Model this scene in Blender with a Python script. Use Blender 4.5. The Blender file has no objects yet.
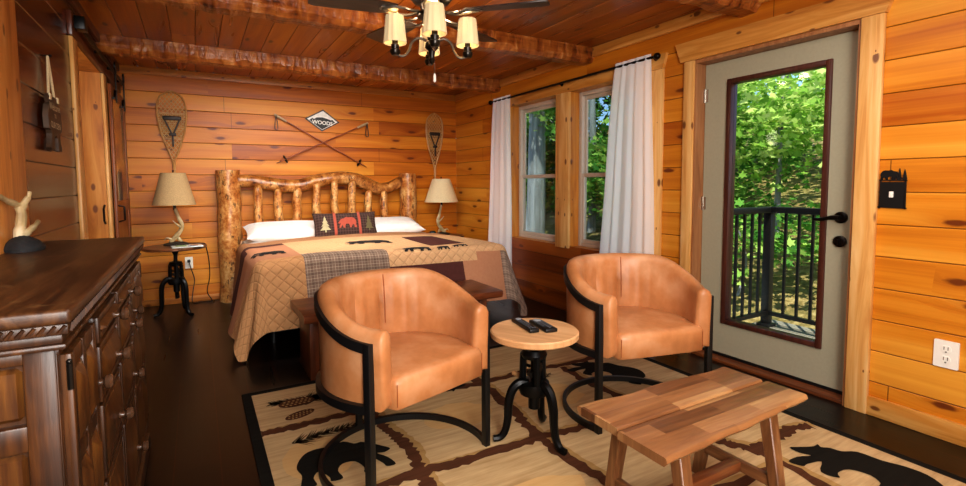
import bpy, bmesh, math, random
from mathutils import Vector, Matrix, noise
from mathutils.geometry import tessellate_polygon
PI = math.pi
C = bpy.context.scene.collection
XR, YB, XL, ZC, YF = 3.174, 6.21, -0.652, 2.49, -1.9
ROW, PH = 0.172, 0.012

# ------------------------------------------------------------------ helpers
def hexc(h):
    h = h.lstrip('#')
    r = [int(h[i:i+2], 16)/255 for i in (0, 2, 4)]
    return tuple((c/12.92 if c <= .04045 else ((c+.055)/1.055)**2.4) for c in r) + (1,)

class NT:
    def __init__(s, name):
        s.m = bpy.data.materials.new(name); s.m.use_nodes = True
        s.t = s.m.node_tree; s.n = s.t.nodes
        s.b = s.n['Principled BSDF']; s.out = s.n['Material Output']
    def new(s, typ, **kw):
        n = s.n.new(typ)
        for k, v in kw.items():
            setattr(n, k, v)
        return n
    def link(s, a, b): s.t.links.new(a, b)
    def val(s, sock, v):
        if isinstance(v, bpy.types.NodeSocket): s.link(v, sock)
        else: sock.default_value = v
    def math(s, op, a, b=0.0, c=0.0):
        n = s.new('ShaderNodeMath', operation=op)
        s.val(n.inputs[0], a); s.val(n.inputs[1], b); s.val(n.inputs[2], c)
        return n.outputs[0]
    def comb(s, x, y, z):
        n = s.new('ShaderNodeCombineXYZ')
        s.val(n.inputs[0], x); s.val(n.inputs[1], y); s.val(n.inputs[2], z)
        return n.outputs[0]
    def coords(s, kind='Object'):
        return s.new('ShaderNodeTexCoord').outputs[kind]
    def sep(s, v):
        n = s.new('ShaderNodeSeparateXYZ'); s.link(v, n.inputs[0]); return n.outputs
    def noise(s, vec, scale=5, detail=3, rough=.5, dist=0, out='Fac'):
        n = s.new('ShaderNodeTexNoise')
        if vec is not None: s.link(vec, n.inputs['Vector'])
        n.inputs['Scale'].default_value = scale; n.inputs['Detail'].default_value = detail
        n.inputs['Roughness'].default_value = rough; n.inputs['Distortion'].default_value = dist
        return n.outputs[out]
    def ramp(s, fac, stops):
        n = s.new('ShaderNodeValToRGB'); s.link(fac, n.inputs[0])
        e = n.color_ramp.elements
        while len(e) < len(stops): e.new(.5)
        for i, (p, c) in enumerate(stops):
            e[i].position = p; e[i].color = hexc(c) if isinstance(c, str) else c
        return n.outputs[0]
    def mix(s, fac, a, b, mode='MIX'):
        n = s.new('ShaderNodeMix', data_type='RGBA', blend_type=mode)
        s.val(n.inputs[0], fac)
        for k, v in ((6, a), (7, b)):
            s.val(n.inputs[k], hexc(v) if isinstance(v, str) else v)
        return n.outputs[2]
    def bump(s, h, strength=.2, dist=.01):
        n = s.new('ShaderNodeBump'); s.link(h, n.inputs['Height'])
        n.inputs['Strength'].default_value = strength; n.inputs['Distance'].default_value = dist
        s.link(n.outputs[0], s.b.inputs['Normal'])
    def fin(s, color=None, rough=.5, metal=0, spec=None, coat=0, coat_rough=.1):
        if color is not None: s.val(s.b.inputs['Base Color'], hexc(color) if isinstance(color, str) else color)
        s.val(s.b.inputs['Roughness'], rough); s.b.inputs['Metallic'].default_value = metal
        if spec is not None: s.b.inputs['Specular IOR Level'].default_value = spec
        if coat:
            s.b.inputs['Coat Weight'].default_value = coat; s.b.inputs['Coat Roughness'].default_value = coat_rough
        return s.m

def simple(name, color, rough=.5, metal=0, var=.12, scale=30, bump=0, spec=None):
    t = NT(name)
    f = t.noise(t.coords(), scale, 4)
    base = hexc(color); lo = tuple(c*(1-var) for c in base[:3])+(1,); hi = tuple(min(1, c*(1+var)) for c in base[:3])+(1,)
    if bump: t.bump(f, bump, .004)
    return t.fin(t.ramp(f, [(.3, lo), (.7, hi)]), rough, metal, spec)

def plank_mat(name, ua, va, cols, rough=.4, knots=.5, row=ROW, ph=PH, seg=3.4, knotcol='5c220c', kcol2='8f3f0e', contrast=1.0, spec=.35, bump=.08):
    """ua/va: index of the axis along the grain / across the rows (object space)."""
    t = NT(name)
    o = t.sep(t.coords()); u, v = o[ua], o[va]; w = o[3-ua-va]
    rowf = t.math('DIVIDE', t.math('SUBTRACT', v, ph), row)
    ri = t.math('FLOOR', rowf); lv = t.math('FRACT', rowf)
    wn = t.new('ShaderNodeTexWhiteNoise', noise_dimensions='1D'); t.link(ri, wn.inputs['W'])
    us = t.math('ADD', u, t.math('MULTIPLY', wn.outputs['Value'], seg*3.7))
    si = t.math('FLOOR', t.math('DIVIDE', us, seg)); ls = t.math('FRACT', t.math('DIVIDE', us, seg))
    w2 = t.new('ShaderNodeTexWhiteNoise', noise_dimensions='2D'); t.link(t.comb(ri, si, 0), w2.inputs['Vector'])
    rnd = w2.outputs['Value']
    # knots
    kv = t.comb(t.math('MULTIPLY', us, 1.9), t.math('ADD', t.math('MULTIPLY', rowf, 1.0), t.math('MULTIPLY', rnd, 13)), 0)
    vo = t.new('ShaderNodeTexVoronoi', voronoi_dimensions='2D', feature='F1'); t.link(kv, vo.inputs['Vector']); vo.inputs['Scale'].default_value = 1.0
    keep = t.math('GREATER_THAN', t.sep(vo.outputs['Color'])[0], 1-knots)
    kd = t.math('ADD', vo.outputs['Distance'], t.math('MULTIPLY', t.math('SUBTRACT', t.noise(kv, 9, 2), .5), .07))
    km = t.math('MULTIPLY', keep, t.math('SUBTRACT', 1.0, t.math('MINIMUM', t.math('DIVIDE', kd, .115), 1.0)))
    halo = t.math('MULTIPLY', keep, t.math('POWER', 2.7, t.math('MULTIPLY', kd, -6.5)))
    gv = t.comb(t.math('MULTIPLY', us, .45), t.math('ADD', t.math('MULTIPLY', rowf, 1.3), t.math('ADD', t.math('MULTIPLY', rnd, 37), t.math('MULTIPLY', halo, 1.1))), t.math('MULTIPLY', w, 6))
    big = t.noise(gv, 1.5, 2, .5, .3)
    fv = t.comb(t.math('MULTIPLY', us, .9), t.math('ADD', t.math('MULTIPLY', rowf, 13), t.math('MULTIPLY', halo, 7)), t.math('MULTIPLY', w, 40))
    fine = t.noise(fv, 1.4, 3, .55)
    f = t.math('ADD', t.math('MULTIPLY', t.math('SUBTRACT', big, .5), .95*contrast), t.math('ADD', t.math('MULTIPLY', t.math('SUBTRACT', fine, .5), .28*contrast), t.math('ADD', t.math('MULTIPLY', rnd, .40), .3)))
    col = t.ramp(f, [(.15, cols[0]), (.5, cols[1]), (.85, cols[2])])
    col = t.mix(t.math('MULTIPLY', halo, .6), col, kcol2)
    col = t.mix(t.math('MINIMUM', t.math('MULTIPLY', km, 1.9), .85), col, knotcol)
    joint = t.math('LESS_THAN', t.math('ABSOLUTE', t.math('SUBTRACT', ls, .5)), .0007)
    edge = t.math('LESS_THAN', t.math('SUBTRACT', .5, t.math('ABSOLUTE', t.math('SUBTRACT', lv, .5))), .014)
    col = t.mix(t.math('MULTIPLY', t.math('MAXIMUM', joint, edge), .7), col, '3a1604')
    t.bump(t.math('SUBTRACT', fine, t.math('MULTIPLY', joint, 2)), bump, .004)
    return t.fin(col, t.math('ADD', rough-.08, t.math('MULTIPLY', big, .16)), 0, spec)

def wood_mat(name, axis, cols, rough=.4, scale=1.0, bump=.15, spec=.5, blotch=0):
    """plain timber, grain along the object-space axis."""
    t = NT(name)
    o = t.sep(t.coords()); s = [14*scale]*3; s[axis] = 1.0*scale
    vec = t.comb(*[t.math('MULTIPLY', o[i], s[i]) for i in range(3)])
    g = t.noise(vec, 1.5, 4, .6, .8)
    f2 = t.noise(vec, 7, 3, .6)
    f = t.math('ADD', t.math('MULTIPLY', g, .8), t.math('MULTIPLY', f2, .25))
    if blotch:
        f = t.math('ADD', f, t.math('MULTIPLY', t.math('SUBTRACT', t.noise(t.coords(), 5, 3), .5), blotch))
    col = t.ramp(f, [(.3, cols[0]), (.52, cols[1]), (.75, cols[2])])
    t.bump(f, bump, .004)
    return t.fin(col, rough, 0, spec)

def knotty_trim(name, axis, cols):
    t = NT(name)
    o = t.sep(t.coords()); s = [9.0]*3; s[axis] = .8
    vec = t.comb(*[t.math('MULTIPLY', o[i], s[i]) for i in range(3)])
    g = t.noise(vec, 1.6, 4, .6, .8)
    oth = [i for i in range(3) if i != axis]
    vo = t.new('ShaderNodeTexVoronoi', voronoi_dimensions='2D'); vo.inputs['Scale'].default_value = 1
    t.link(t.comb(t.math('MULTIPLY', o[axis], 4.6), t.math('MULTIPLY', t.math('ADD', o[oth[0]], o[oth[1]]), 9.0), 0), vo.inputs['Vector'])
    k = t.math('MULTIPLY', t.math('GREATER_THAN', t.sep(vo.outputs['Color'])[1], .5), t.math('SUBTRACT', 1, t.math('MINIMUM', t.math('DIVIDE', vo.outputs['Distance'], t.math('MULTIPLY_ADD', t.sep(vo.outputs['Color'])[0], .16, .03)), 1)))
    col = t.ramp(g, [(.25, cols[0]), (.5, cols[1]), (.75, cols[2])])
    col = t.mix(t.math('MINIMUM', t.math('MULTIPLY', k, 2.2), .88), col, '6a3411')
    t.bump(g, .1, .004)
    return t.fin(col, .4)

def B(): return bmesh.new()
def setmi(faces, mi):
    for f in faces: f.material_index = mi
def box(bm, c, s, mi=0, rot=None, bev=0.0, seg=2):
    r = bmesh.ops.create_cube(bm, size=1.0)
    vs = r['verts']
    M = Matrix.Translation(Vector(c)) @ (rot.to_4x4() if rot is not None else Matrix.Identity(4)) @ Matrix.Diagonal((s[0], s[1], s[2], 1))
    bmesh.ops.transform(bm, matrix=M, verts=vs)
    fs = set(f for v in vs for f in v.link_faces); setmi(fs, mi)
    if bev:
        es = set(e for v in vs for e in v.link_edges)
        rr = bmesh.ops.bevel(bm, geom=list(es), offset=bev, segments=seg, profile=.5, affect='EDGES', clamp_overlap=True)
        setmi(rr['faces'], mi)
def bx(bm, x0, x1, y0, y1, z0, z1, mi=0, bev=0.0):
    box(bm, ((x0+x1)/2, (y0+y1)/2, (z0+z1)/2), (abs(x1-x0), abs(y1-y0), abs(z1-z0)), mi, None, bev)
def loft(bm, rings, mi=0, closed=True, cap=True, loop=False):
    V = [[bm.verts.new(p) for p in r] for r in rings]
    n = len(V[0]); m = len(V)
    rng = range(m) if loop else range(m-1)
    for i in rng:
        a, b = V[i], V[(i+1) % m]
        for j in range(n if closed else n-1):
            k = (j+1) % n
            try: f = bm.faces.new((a[j], a[k], b[k], b[j])); f.material_index = mi
            except ValueError: pass
    if cap and not loop and closed:
        for r in (V[0][::-1], V[-1]):
            try: f = bm.faces.new(r); f.material_index = mi
            except ValueError: pass
    return V
def tube(bm, pts, rad, n=10, mi=0, loop=False, flat=None):
    """round (or flat=(w,h) rectangular) bar through pts"""
    pts = [Vector(p) for p in pts]; m = len(pts)
    if not isinstance(rad, (list, tuple)): rad = [rad]*m
    T = []
    for i in range(m):
        a = pts[(i-1) % m] if (loop or i > 0) else pts[i]; b = pts[(i+1) % m] if (loop or i < m-1) else pts[i]
        T.append((b-a).normalized())
    up = Vector((0, 0, 1)) if abs(T[0].z) < .9 else Vector((1, 0, 0))
    nrm = (up - T[0]*up.dot(T[0])).normalized()
    rings = []
    for i in range(m):
        nrm = (nrm - T[i]*nrm.dot(T[i]))
        if nrm.length < 1e-6: nrm = T[i].orthogonal()
        nrm.normalize(); bn = T[i].cross(nrm)
        if flat:
            w, h = flat
            rings.append([pts[i]+bn*(w/2*a)+nrm*(h/2*b) for a, b in ((1, 1), (-1, 1), (-1, -1), (1, -1))])
        else:
            rings.append([pts[i]+(nrm*math.cos(2*PI*k/n)+bn*math.sin(2*PI*k/n))*rad[i] for k in range(n)])
    loft(bm, rings, mi, True, True, loop)
def lathe(bm, prof, n=24, c=(0, 0, 0), mi=0, cap=True):
    rings = [[(c[0]+r*math.cos(2*PI*k/n), c[1]+r*math.sin(2*PI*k/n), c[2]+z) for k in range(n)] for r, z in prof]
    loft(bm, rings, mi, True, cap)
def ball(bm, c, r, mi=0, s=(1, 1, 1), u=12, v=8):
    rr = bmesh.ops.create_uvsphere(bm, u_segments=u, v_segments=v, radius=r)
    bmesh.ops.transform(bm, matrix=Matrix.Translation(Vector(c)) @ Matrix.Diagonal((*s, 1)), verts=rr['verts'])
    setmi(set(f for q in rr['verts'] for f in q.link_faces), mi)
def prism(bm, poly, w0, w1, mp, mi=0):
    """2-D polygon (u,v) extruded from w0 to w1 through mp(u,v,w)"""
    a = [bm.verts.new(mp(u, v, w0)) for u, v in poly]; b = [bm.verts.new(mp(u, v, w1)) for u, v in poly]
    n = len(poly); fs = []
    for i in range(n):
        j = (i+1) % n; fs.append(bm.faces.new((a[i], a[j], b[j], b[i])))
    fs.append(bm.faces.new(a[::-1])); fs.append(bm.faces.new(b)); setmi(fs, mi)
def flatpoly(bm, poly, mp, mi=0):
    vs = [bm.verts.new(mp(u, v)) for u, v in poly]
    for tr in tessellate_polygon([[Vector((u, v, 0)) for u, v in poly]]):
        try: f = bm.faces.new([vs[i] for i in tr]); f.material_index = mi
        except ValueError: pass
def cr(pts, k=6, loop=False):
    """Catmull-Rom resample"""
    P = [Vector(p) for p in pts]; n = len(P); out = []
    rng = range(n) if loop else range(n-1)
    for i in rng:
        p0 = P[(i-1) % n] if loop or i > 0 else P[i]; p1 = P[i]; p2 = P[(i+1) % n]; p3 = P[(i+2) % n] if loop or i < n-2 else p2
        for j in range(k):
            t = j/k
            out.append(.5*((2*p1)+(p2-p0)*t+(2*p0-5*p1+4*p2-p3)*t*t+(3*p1-p0-3*p2+p3)*t**3))
    if not loop: out.append(P[-1])
    return out
def lerp(a, b, t): return a+(b-a)*t
def interp(xs, ys, x):
    if x <= xs[0]: return ys[0]
    for i in range(len(xs)-1):
        if x <= xs[i+1]: return lerp(ys[i], ys[i+1], (x-xs[i])/(xs[i+1]-xs[i]))
    return ys[-1]
def sstep(a, b, x):
    t = max(0, min(1, (x-a)/(b-a))); return t*t*(3-2*t)

def obj(name, bm, mats, parent=None, ang=35, loc=None, recalc=True):
    if recalc: bmesh.ops.recalc_face_normals(bm, faces=bm.faces)
    ca = math.radians(ang)
    for f in bm.faces: f.smooth = True
    for e in bm.edges:
        if len(e.link_faces) == 2: e.smooth = e.calc_face_angle(0) < ca
    me = bpy.data.meshes.new(name); bm.to_mesh(me); bm.free()
    if not isinstance(mats, (list, tuple)): mats = [mats]
    for m in mats: me.materials.append(m)
    o = bpy.data.objects.new(name, me); C.objects.link(o)
    if parent is not None:
        o.parent = parent
        if parent.get('_w'): o.location = -Vector(parent.location)
    elif loc is not None: o.location = loc
    return o
WROOTS = []
def thing(name, label, cat, loc=(0, 0, 0), rz=0, group=None, world=False):
    o = bpy.data.objects.new(name, None); C.objects.link(o); o.empty_display_size = .1
    o.location = loc; o.rotation_euler = (0, 0, rz); o['label'] = label; o['category'] = cat
    if group: o['group'] = group
    if world: o['_w'] = 1; WROOTS.append(o)
    return o
def tag(o, label, cat, group=None, kind=None):
    o['label'] = label; o['category'] = cat
    if group: o['group'] = group
    if kind: o['kind'] = kind
    return o
def struct(name, bm, m, **k):
    o = obj(name, bm, m, None, **k); o['kind'] = 'structure'; return o
def sroot(name, loc):
    o = bpy.data.objects.new(name, None); C.objects.link(o); o.location = loc; o['kind'] = 'structure'; o['_w'] = 1; WROOTS.append(o); return o
def dup(root, loc=None, rz=None, label=None, group=None):
    def rec(o, par):
        c = o.copy(); C.objects.link(c); c.parent = par
        for ch in list(o.children): rec(ch, c)
        return c
    r = rec(root, None)
    if loc is not None: r.location = loc
    if rz is not None: r.rotation_euler = (0, 0, rz)
    if label: r['label'] = label
    if group: r['group'] = group
    return r
def textmesh(bm, s, size, mp, mi=0, extr=0.0, align='CENTER', bold=0.0):
    cu = bpy.data.curves.new('t', 'FONT'); cu.body = s; cu.size = size; cu.offset = bold; cu.align_x = align; cu.align_y = 'CENTER'
    o = bpy.data.objects.new('t', cu); C.objects.link(o)
    me = bpy.data.meshes.new_from_object(o.evaluated_get(bpy.context.evaluated_depsgraph_get()))
    C.objects.unlink(o); bpy.data.objects.remove(o)
    vs = [bm.verts.new(mp(v.co.x, v.co.y)) for v in me.vertices]
    for p in me.polygons:
        try: f = bm.faces.new([vs[i] for i in p.vertices]); f.material_index = mi
        except ValueError: pass
    bpy.data.meshes.remove(me)

# ------------------------------------------------------------------ materials
PINE = ('7c3c0c', 'b8691e', 'd89440')
M = {}
M['wall_b'] = plank_mat('pine_siding_back', 0, 2, ('984a0a', 'c67416', 'd89430'), knots=.4)
M['wall_r'] = plank_mat('pine_siding_right', 1, 2, ('aa580c', 'd08420', 'e2a23c'), knots=.45)
M['wall_l'] = plank_mat('pine_siding_left_dim', 1, 2, ('3a1606', '54230b', '6a2f10'), rough=.2, knots=.3, kcol2='4a1a08', knotcol='2c1006')  # the weak light on this wall is put into darker siding colours
M['ceil'] = plank_mat('pine_ceiling', 1, 0, ('74380c', 'a25816', 'c27e30'), rough=.3, knots=.3, kcol2='6a2c0a', knotcol='42180a', ph=.04)
M['floor'] = plank_mat('dark_floor', 1, 0, ('0d0705', '160c09', '22130e'), rough=.3, knots=0, row=.185, ph=0.05, seg=1.8, contrast=.8, bump=.05)
def mk_beam():
    t = NT('hewn_beam'); o = t.sep(t.coords())
    sc_ = t.noise(t.comb(t.math('MULTIPLY', o[0], 17), t.math('MULTIPLY', o[1], 5), t.math('MULTIPLY', o[2], 7)), 1.0, 2, .5, .4)
    g = t.noise(t.comb(t.math('MULTIPLY', o[0], 1.2), t.math('MULTIPLY', o[1], 20), t.math('MULTIPLY', o[2], 20)), 1.5, 4, .6)
    col = t.ramp(t.math('ADD', t.math('MULTIPLY', g, .45), t.math('MULTIPLY', sc_, .6)), [(.34, '3c1806'), (.46, '864414'), (.6, 'ac672a'), (.72, 'd09a62')])
    t.bump(t.math('ADD', sc_, t.math('MULTIPLY', g, .2)), .8, .03)
    return t.fin(col, .35)
M['beam'] = mk_beam()
M['trim_v'] = knotty_trim('pine_trim_upright', 2, ('bd7c38', 'dca862', 'ecc68a'))
M['trim_h'] = knotty_trim('pine_trim_level', 1, ('a5621f', 'c98a3c', 'deab60'))
M['trim_x'] = knotty_trim('pine_trim_cross', 0, ('8f4f18', 'b8742c', 'd29348'))
M['jamb'] = knotty_trim('pine_jamb', 2, ('a05a18', 'c48030', 'd8a050'))
M['brown'] = wood_mat('brown_header', 1, ('35160a', '562713', '6c361b'), .35)
M['black'] = simple('black_iron', '0d0d0e', .38, .6, bump=.1)
M['matteblack'] = simple('black_paint', '0b0b0c', .45, 0)
M['bronze'] = simple('dark_bronze', '1c1613', .3, .8)
M['doorpaint'] = simple('sage_grey_paint', 'a5a089', .5, 0, .03, 60)
M['doorwood'] = wood_mat('dark_brown_frame', 2, ('2c130c', '4a241a', '5e3325'), .35)
M['vinyl'] = simple('vinyl_frame', 'c8bcae', .4, 0, .03)
M['white'] = simple('white_plastic', 'eeeae0', .35, 0, .02)
M['chrome'] = simple('brushed_metal', 'b9b4aa', .25, 1, .05)
M['steel'] = simple('dark_nickel', '3a3632', .3, .9, .2)
M['burlap'] = simple('burlap', 'b59a70', .9, 0, .2, 160, .3)
M['cream'] = simple('cream_shade', 'dccba4', .9, 0, .1, 120, .2)
M['antler'] = None
M['pillow'] = simple('white_cotton', 'e9e6e2', .85, 0, .03, 20, .1)

def mk_glass():
    t = NT('window_glass')
    tr = t.new('ShaderNodeBsdfTransparent'); tr.inputs[0].default_value = (.96, .98, .97, 1)
    gl = t.new('ShaderNodeBsdfGlossy'); gl.inputs['Roughness'].default_value = .02
    lw = t.new('ShaderNodeLayerWeight'); fr = t.math('MULTIPLY_ADD', t.math('POWER', lw.outputs['Facing'], 4.0), .45, .012)
    mx = t.new('ShaderNodeMixShader'); t.link(fr, mx.inputs[0]); t.link(tr.outputs[0], mx.inputs[1]); t.link(gl.outputs[0], mx.inputs[2])
    t.link(mx.outputs[0], t.out.inputs[0]); t.n.remove(t.b); return t.m
M['glass'] = mk_glass()
def mk_screen():
    t = NT('insect_screen')
    tr = t.new('ShaderNodeBsdfTransparent'); tr.inputs[0].default_value = (.72, .75, .75, 1)
    t.link(tr.outputs[0], t.out.inputs[0]); t.n.remove(t.b); return t.m
M['screen'] = mk_screen()
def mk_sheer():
    t = NT('sheer_white_glow')
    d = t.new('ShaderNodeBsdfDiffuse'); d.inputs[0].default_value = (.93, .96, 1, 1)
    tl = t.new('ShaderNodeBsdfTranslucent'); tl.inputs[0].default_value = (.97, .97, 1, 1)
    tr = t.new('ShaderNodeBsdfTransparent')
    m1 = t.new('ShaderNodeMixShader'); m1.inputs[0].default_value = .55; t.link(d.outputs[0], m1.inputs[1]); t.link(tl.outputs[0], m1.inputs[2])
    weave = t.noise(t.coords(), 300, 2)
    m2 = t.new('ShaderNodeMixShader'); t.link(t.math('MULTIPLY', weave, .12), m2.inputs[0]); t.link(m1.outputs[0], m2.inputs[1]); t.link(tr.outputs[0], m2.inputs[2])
    em = t.new('ShaderNodeEmission'); em.inputs[0].default_value = (.9, .95, 1, 1); em.inputs[1].default_value = .13  # added glow keeps the cloth bright white, though it is no lamp
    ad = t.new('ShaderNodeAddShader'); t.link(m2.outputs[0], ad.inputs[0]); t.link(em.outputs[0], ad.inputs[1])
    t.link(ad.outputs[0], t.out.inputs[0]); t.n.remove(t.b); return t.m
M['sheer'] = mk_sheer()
def mk_antler():
    t = NT('antler')
    f = t.noise(t.coords(), 9, 4)
    t.bump(t.noise(t.coords(), 60, 3), .2, .004)
    return t.fin(t.ramp(f, [(.3, '6d5836'), (.5, 'b39d72'), (.7, 'dccfae')]), .45)
M['antler'] = mk_antler()
def mk_log():
    t = NT('peeled_log')
    o = t.sep(t.coords())
    f = t.noise(t.comb(t.math('MULTIPLY', o[0], 9), t.math('MULTIPLY', o[1], 9), t.math('MULTIPLY', o[2], 5)), 1, 4, .6, .3); g = t.noise(t.coords(), 34, 3, .6)
    col = t.ramp(t.math('ADD', t.math('MULTIPLY', f, .62), t.math('MULTIPLY', g, .38)), [(.34, '5e2c0e'), (.43, 'a8642a'), (.55, 'cc985a'), (.68, 'e4c690')])
    dk = t.noise(t.comb(t.math('MULTIPLY', o[0], 30), t.math('MULTIPLY', o[1], 30), t.math('MULTIPLY', o[2], 13)), 1, 3, .65)
    col = t.mix(t.math('MULTIPLY', t.math('GREATER_THAN', dk, .6), .75), col, '3a1a08')
    t.bump(f, .5, .012)
    return t.fin(col, .28, 0, .5)
M['log'] = mk_log()
def mk_log2():
    m = M['log'].copy(); m.name = 'darker_peeled_log'
    for n in m.node_tree.nodes:
        if n.type == 'VALTORGB':
            for e, c in zip(n.color_ramp.elements, ('4a2009', '8a4e1c', 'b67c3e', 'dcb478')): e.color = hexc(c)
    return m
M['log2'] = mk_log2()
def mk_leather():
    t = NT('tan_leather')
    f = t.noise(t.coords(), 4, 4, .6); g = t.noise(t.coords(), 220, 2)
    col = t.ramp(f, [(.3, '9e673c'), (.5, 'b57c4e'), (.72, 'c89870')])
    w = t.noise(t.coords(), 22, 3, .55, .5)
    t.bump(t.math('ADD', t.math('MULTIPLY', g, .3), t.math('MULTIPLY', w, .7)), .22, .004)
    return t.fin(col, .4, 0, .45)
M['leather'] = mk_leather()
M['seam'] = simple('leather_seam', '8f4f26', .5)

# ------------------------------------------------------------------ room shell
def planks(bm, u0, u1, z0, z1, mp, row=ROW, ph=PH, bulge=.0015, g=.0045, bv=.005, mi=0):
    k0 = math.floor((z0-ph)/row)-1; k1 = math.ceil((z1-ph)/row)+1
    prof = []
    for k in range(k0, k1):
        a = ph+k*row; b = a+row
        for v, w in ((a, -g), (a+bv, 0), (a+row*.3, bulge*.8), (a+row*.5, bulge), (a+row*.7, bulge*.8), (b-bv, 0)):
            prof.append((v, w))
    def at(z):
        for i in range(len(prof)-1):
            if prof[i][0] <= z <= prof[i+1][0]:
                t = (z-prof[i][0])/(prof[i+1][0]-prof[i][0]+1e-9); return lerp(prof[i][1], prof[i+1][1], t)
        return 0
    P = [(z0, at(z0))]+[p for p in prof if z0+1e-4 < p[0] < z1-1e-4]+[(z1, at(z1))]
    vs = [[bm.verts.new(mp(u, v, w)) for v, w in P] for u in (u0, u1)]
    for i in range(len(P)-1):
        f = bm.faces.new((vs[0][i], vs[0][i+1], vs[1][i+1], vs[1][i])); f.material_index = mi

bm = B(); bx(bm, XL-1.4, XR+.2, YF, YB+.1, -.06, 0); struct('floor', bm, M['floor'])
bm = B(); planks(bm, YF, YB, XL-1.4, XR+.1, lambda u, v, w: (v, u, ZC-w), ph=.04, bulge=0, g=.005); struct('ceiling', bm, M['ceil'])
bm = B(); planks(bm, XL-.1, XR, 0, ZC, lambda u, v, w: (u, YB-w, v)); struct('wall_back', bm, M['wall_b'])
# right wall with window and door openings
W1, W2, DR = (3.97, 4.81), (2.93, 3.77), (1.38, 2.385)
WZ = (.655, 2.15); DZ = 2.15
bm = B(); mpR = lambda u, v, w: (XR-w, u, v)
planks(bm, YF, DR[0], 0, ZC, mpR); planks(bm, DR[0], DR[1], DZ, ZC, mpR)
planks(bm, DR[1], W2[0], 0, ZC, mpR)
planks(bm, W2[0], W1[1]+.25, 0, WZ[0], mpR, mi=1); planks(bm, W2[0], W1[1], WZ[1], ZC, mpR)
planks(bm, W2[1], W1[0], WZ[0], WZ[1], mpR); planks(bm, W1[1], W1[1]+.25, WZ[0], ZC, mpR); planks(bm, W1[1]+.25, YB, 0, ZC, mpR)
struct('wall_right', bm, [M['wall_r'], plank_mat('pine_siding_shaded', 1, 2, ('4e1f08', '85400f', 'a65c1e'), knots=.4)])  # second siding has the shade below the windows painted into its colours
# left wall with passage opening
PO = (4.09, 5.13); PZ = 2.2
bm = B(); mpL = lambda u, v, w: (XL+w, u, v)
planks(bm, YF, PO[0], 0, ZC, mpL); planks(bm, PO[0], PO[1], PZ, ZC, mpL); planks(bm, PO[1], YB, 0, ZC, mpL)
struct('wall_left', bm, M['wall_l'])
bm = B(); planks(bm, XL, XR, 0, ZC, lambda u, v, w: (u, YF+w, v)); struct('wall_front', bm, M['wall_b'])
# passage behind the left wall
bm = B(); bx(bm, XL-1.4, XL-.001, PO[1], PO[1]+.03, 0, PZ+.03)
bx(bm, XL-.2, XL-.001, PO[0]-.03, PO[0], 0, PZ+.03); bx(bm, XL-1.4, XL-.001, PO[0], PO[1], PZ, PZ+.03)
bx(bm, XL-1.43, XL-1.4, PO[0]-.6, PO[1], 0, PZ+.03); bx(bm, XL-1.4, XL-.2, PO[0]-.6, PO[0]-.57, 0, PZ+.03)
bx(bm, XL-1.4, XL-.2, PO[0]-.6, PO[0], PZ, PZ+.03)
struct('wall_passage', bm, M['jamb'])
d3 = sroot('door_2', (XL, PO[0], 0))
bm = B(); bx(bm, XL, XL+.022, PO[0]-.14, PO[0], 0, PZ+.0, 0, .004); obj('casing', bm, M['trim_v'], d3)
bm = B(); bx(bm, XL, XL+.022, PO[1], PO[1]+.15, 0, PZ, 0, .004); obj('casing', bm, M['trim_v'], d3)
bm = B(); bx(bm, XL, XL+.026, PO[0]-.16, YB-.02, PZ+.002, PZ+.15, 0, .004); obj('track_board', bm, M['brown'], d3)
# near post on left wall
bm = B(); bx(bm, XL, XL+.03, 2.3, 2.765, 0, ZC-.072, 0, .004); struct('trim_1', bm, knotty_trim('pine_post', 2, ('9a5820', 'c8863e', 'dea864')))
# baseboards
bm = B(); bx(bm, XL, XR, YB-.02, YB+.0, 0, .065, 0, .004); struct('baseboard_back', bm, M['trim_x'])
bm = B(); bx(bm, XR-.022, XR, YF, 1.27, 0, .105, 0, .006); struct('baseboard_right', bm, M['trim_h'])
# crown boards under the ceiling
bm = B(); bx(bm, XL, XR, YB-.022, YB, ZC-.075, ZC, 0, .004); struct('trim_2', bm, M['trim_x'])
bm = B(); bx(bm, XR-.024, XR, YF, YB-.024, ZC-.085, ZC, 0, .004); struct('trim_3', bm, M['trim_h'])
bm = B(); bx(bm, XL, XL+.024, YF, YB-.024, ZC-.07, ZC, 0, .004); struct('trim_4', bm, M['brown'])
# hewn beams
def beam(n, y0, seed, x1=XR-.0):
    rnd = random.Random(seed); bm = B(); rings = []
    x = XL
    while x < x1+.03:
        z = ZC-.128-rnd.random()*.012; e = rnd.random()*.03
        rings.append([(x, y0-.0+rnd.random()*.006, ZC), (x, y0+rnd.random()*.008, ZC-.05), (x, y0+rnd.random()*.008, z+.022+e), (x, y0+.02+e*.6, z),
                      (x, y0+.14, z-.003), (x, y0+.165, z+.03), (x, y0+.17, ZC)])
        x += .055
    loft(bm, rings); struct('trim_%d' % n, bm, M['beam'], ang=18)
beam(5, 5.02, 1); beam(6, 3.45, 2); beam(7, 1.93, 3); beam(8, .38, 4)

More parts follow.
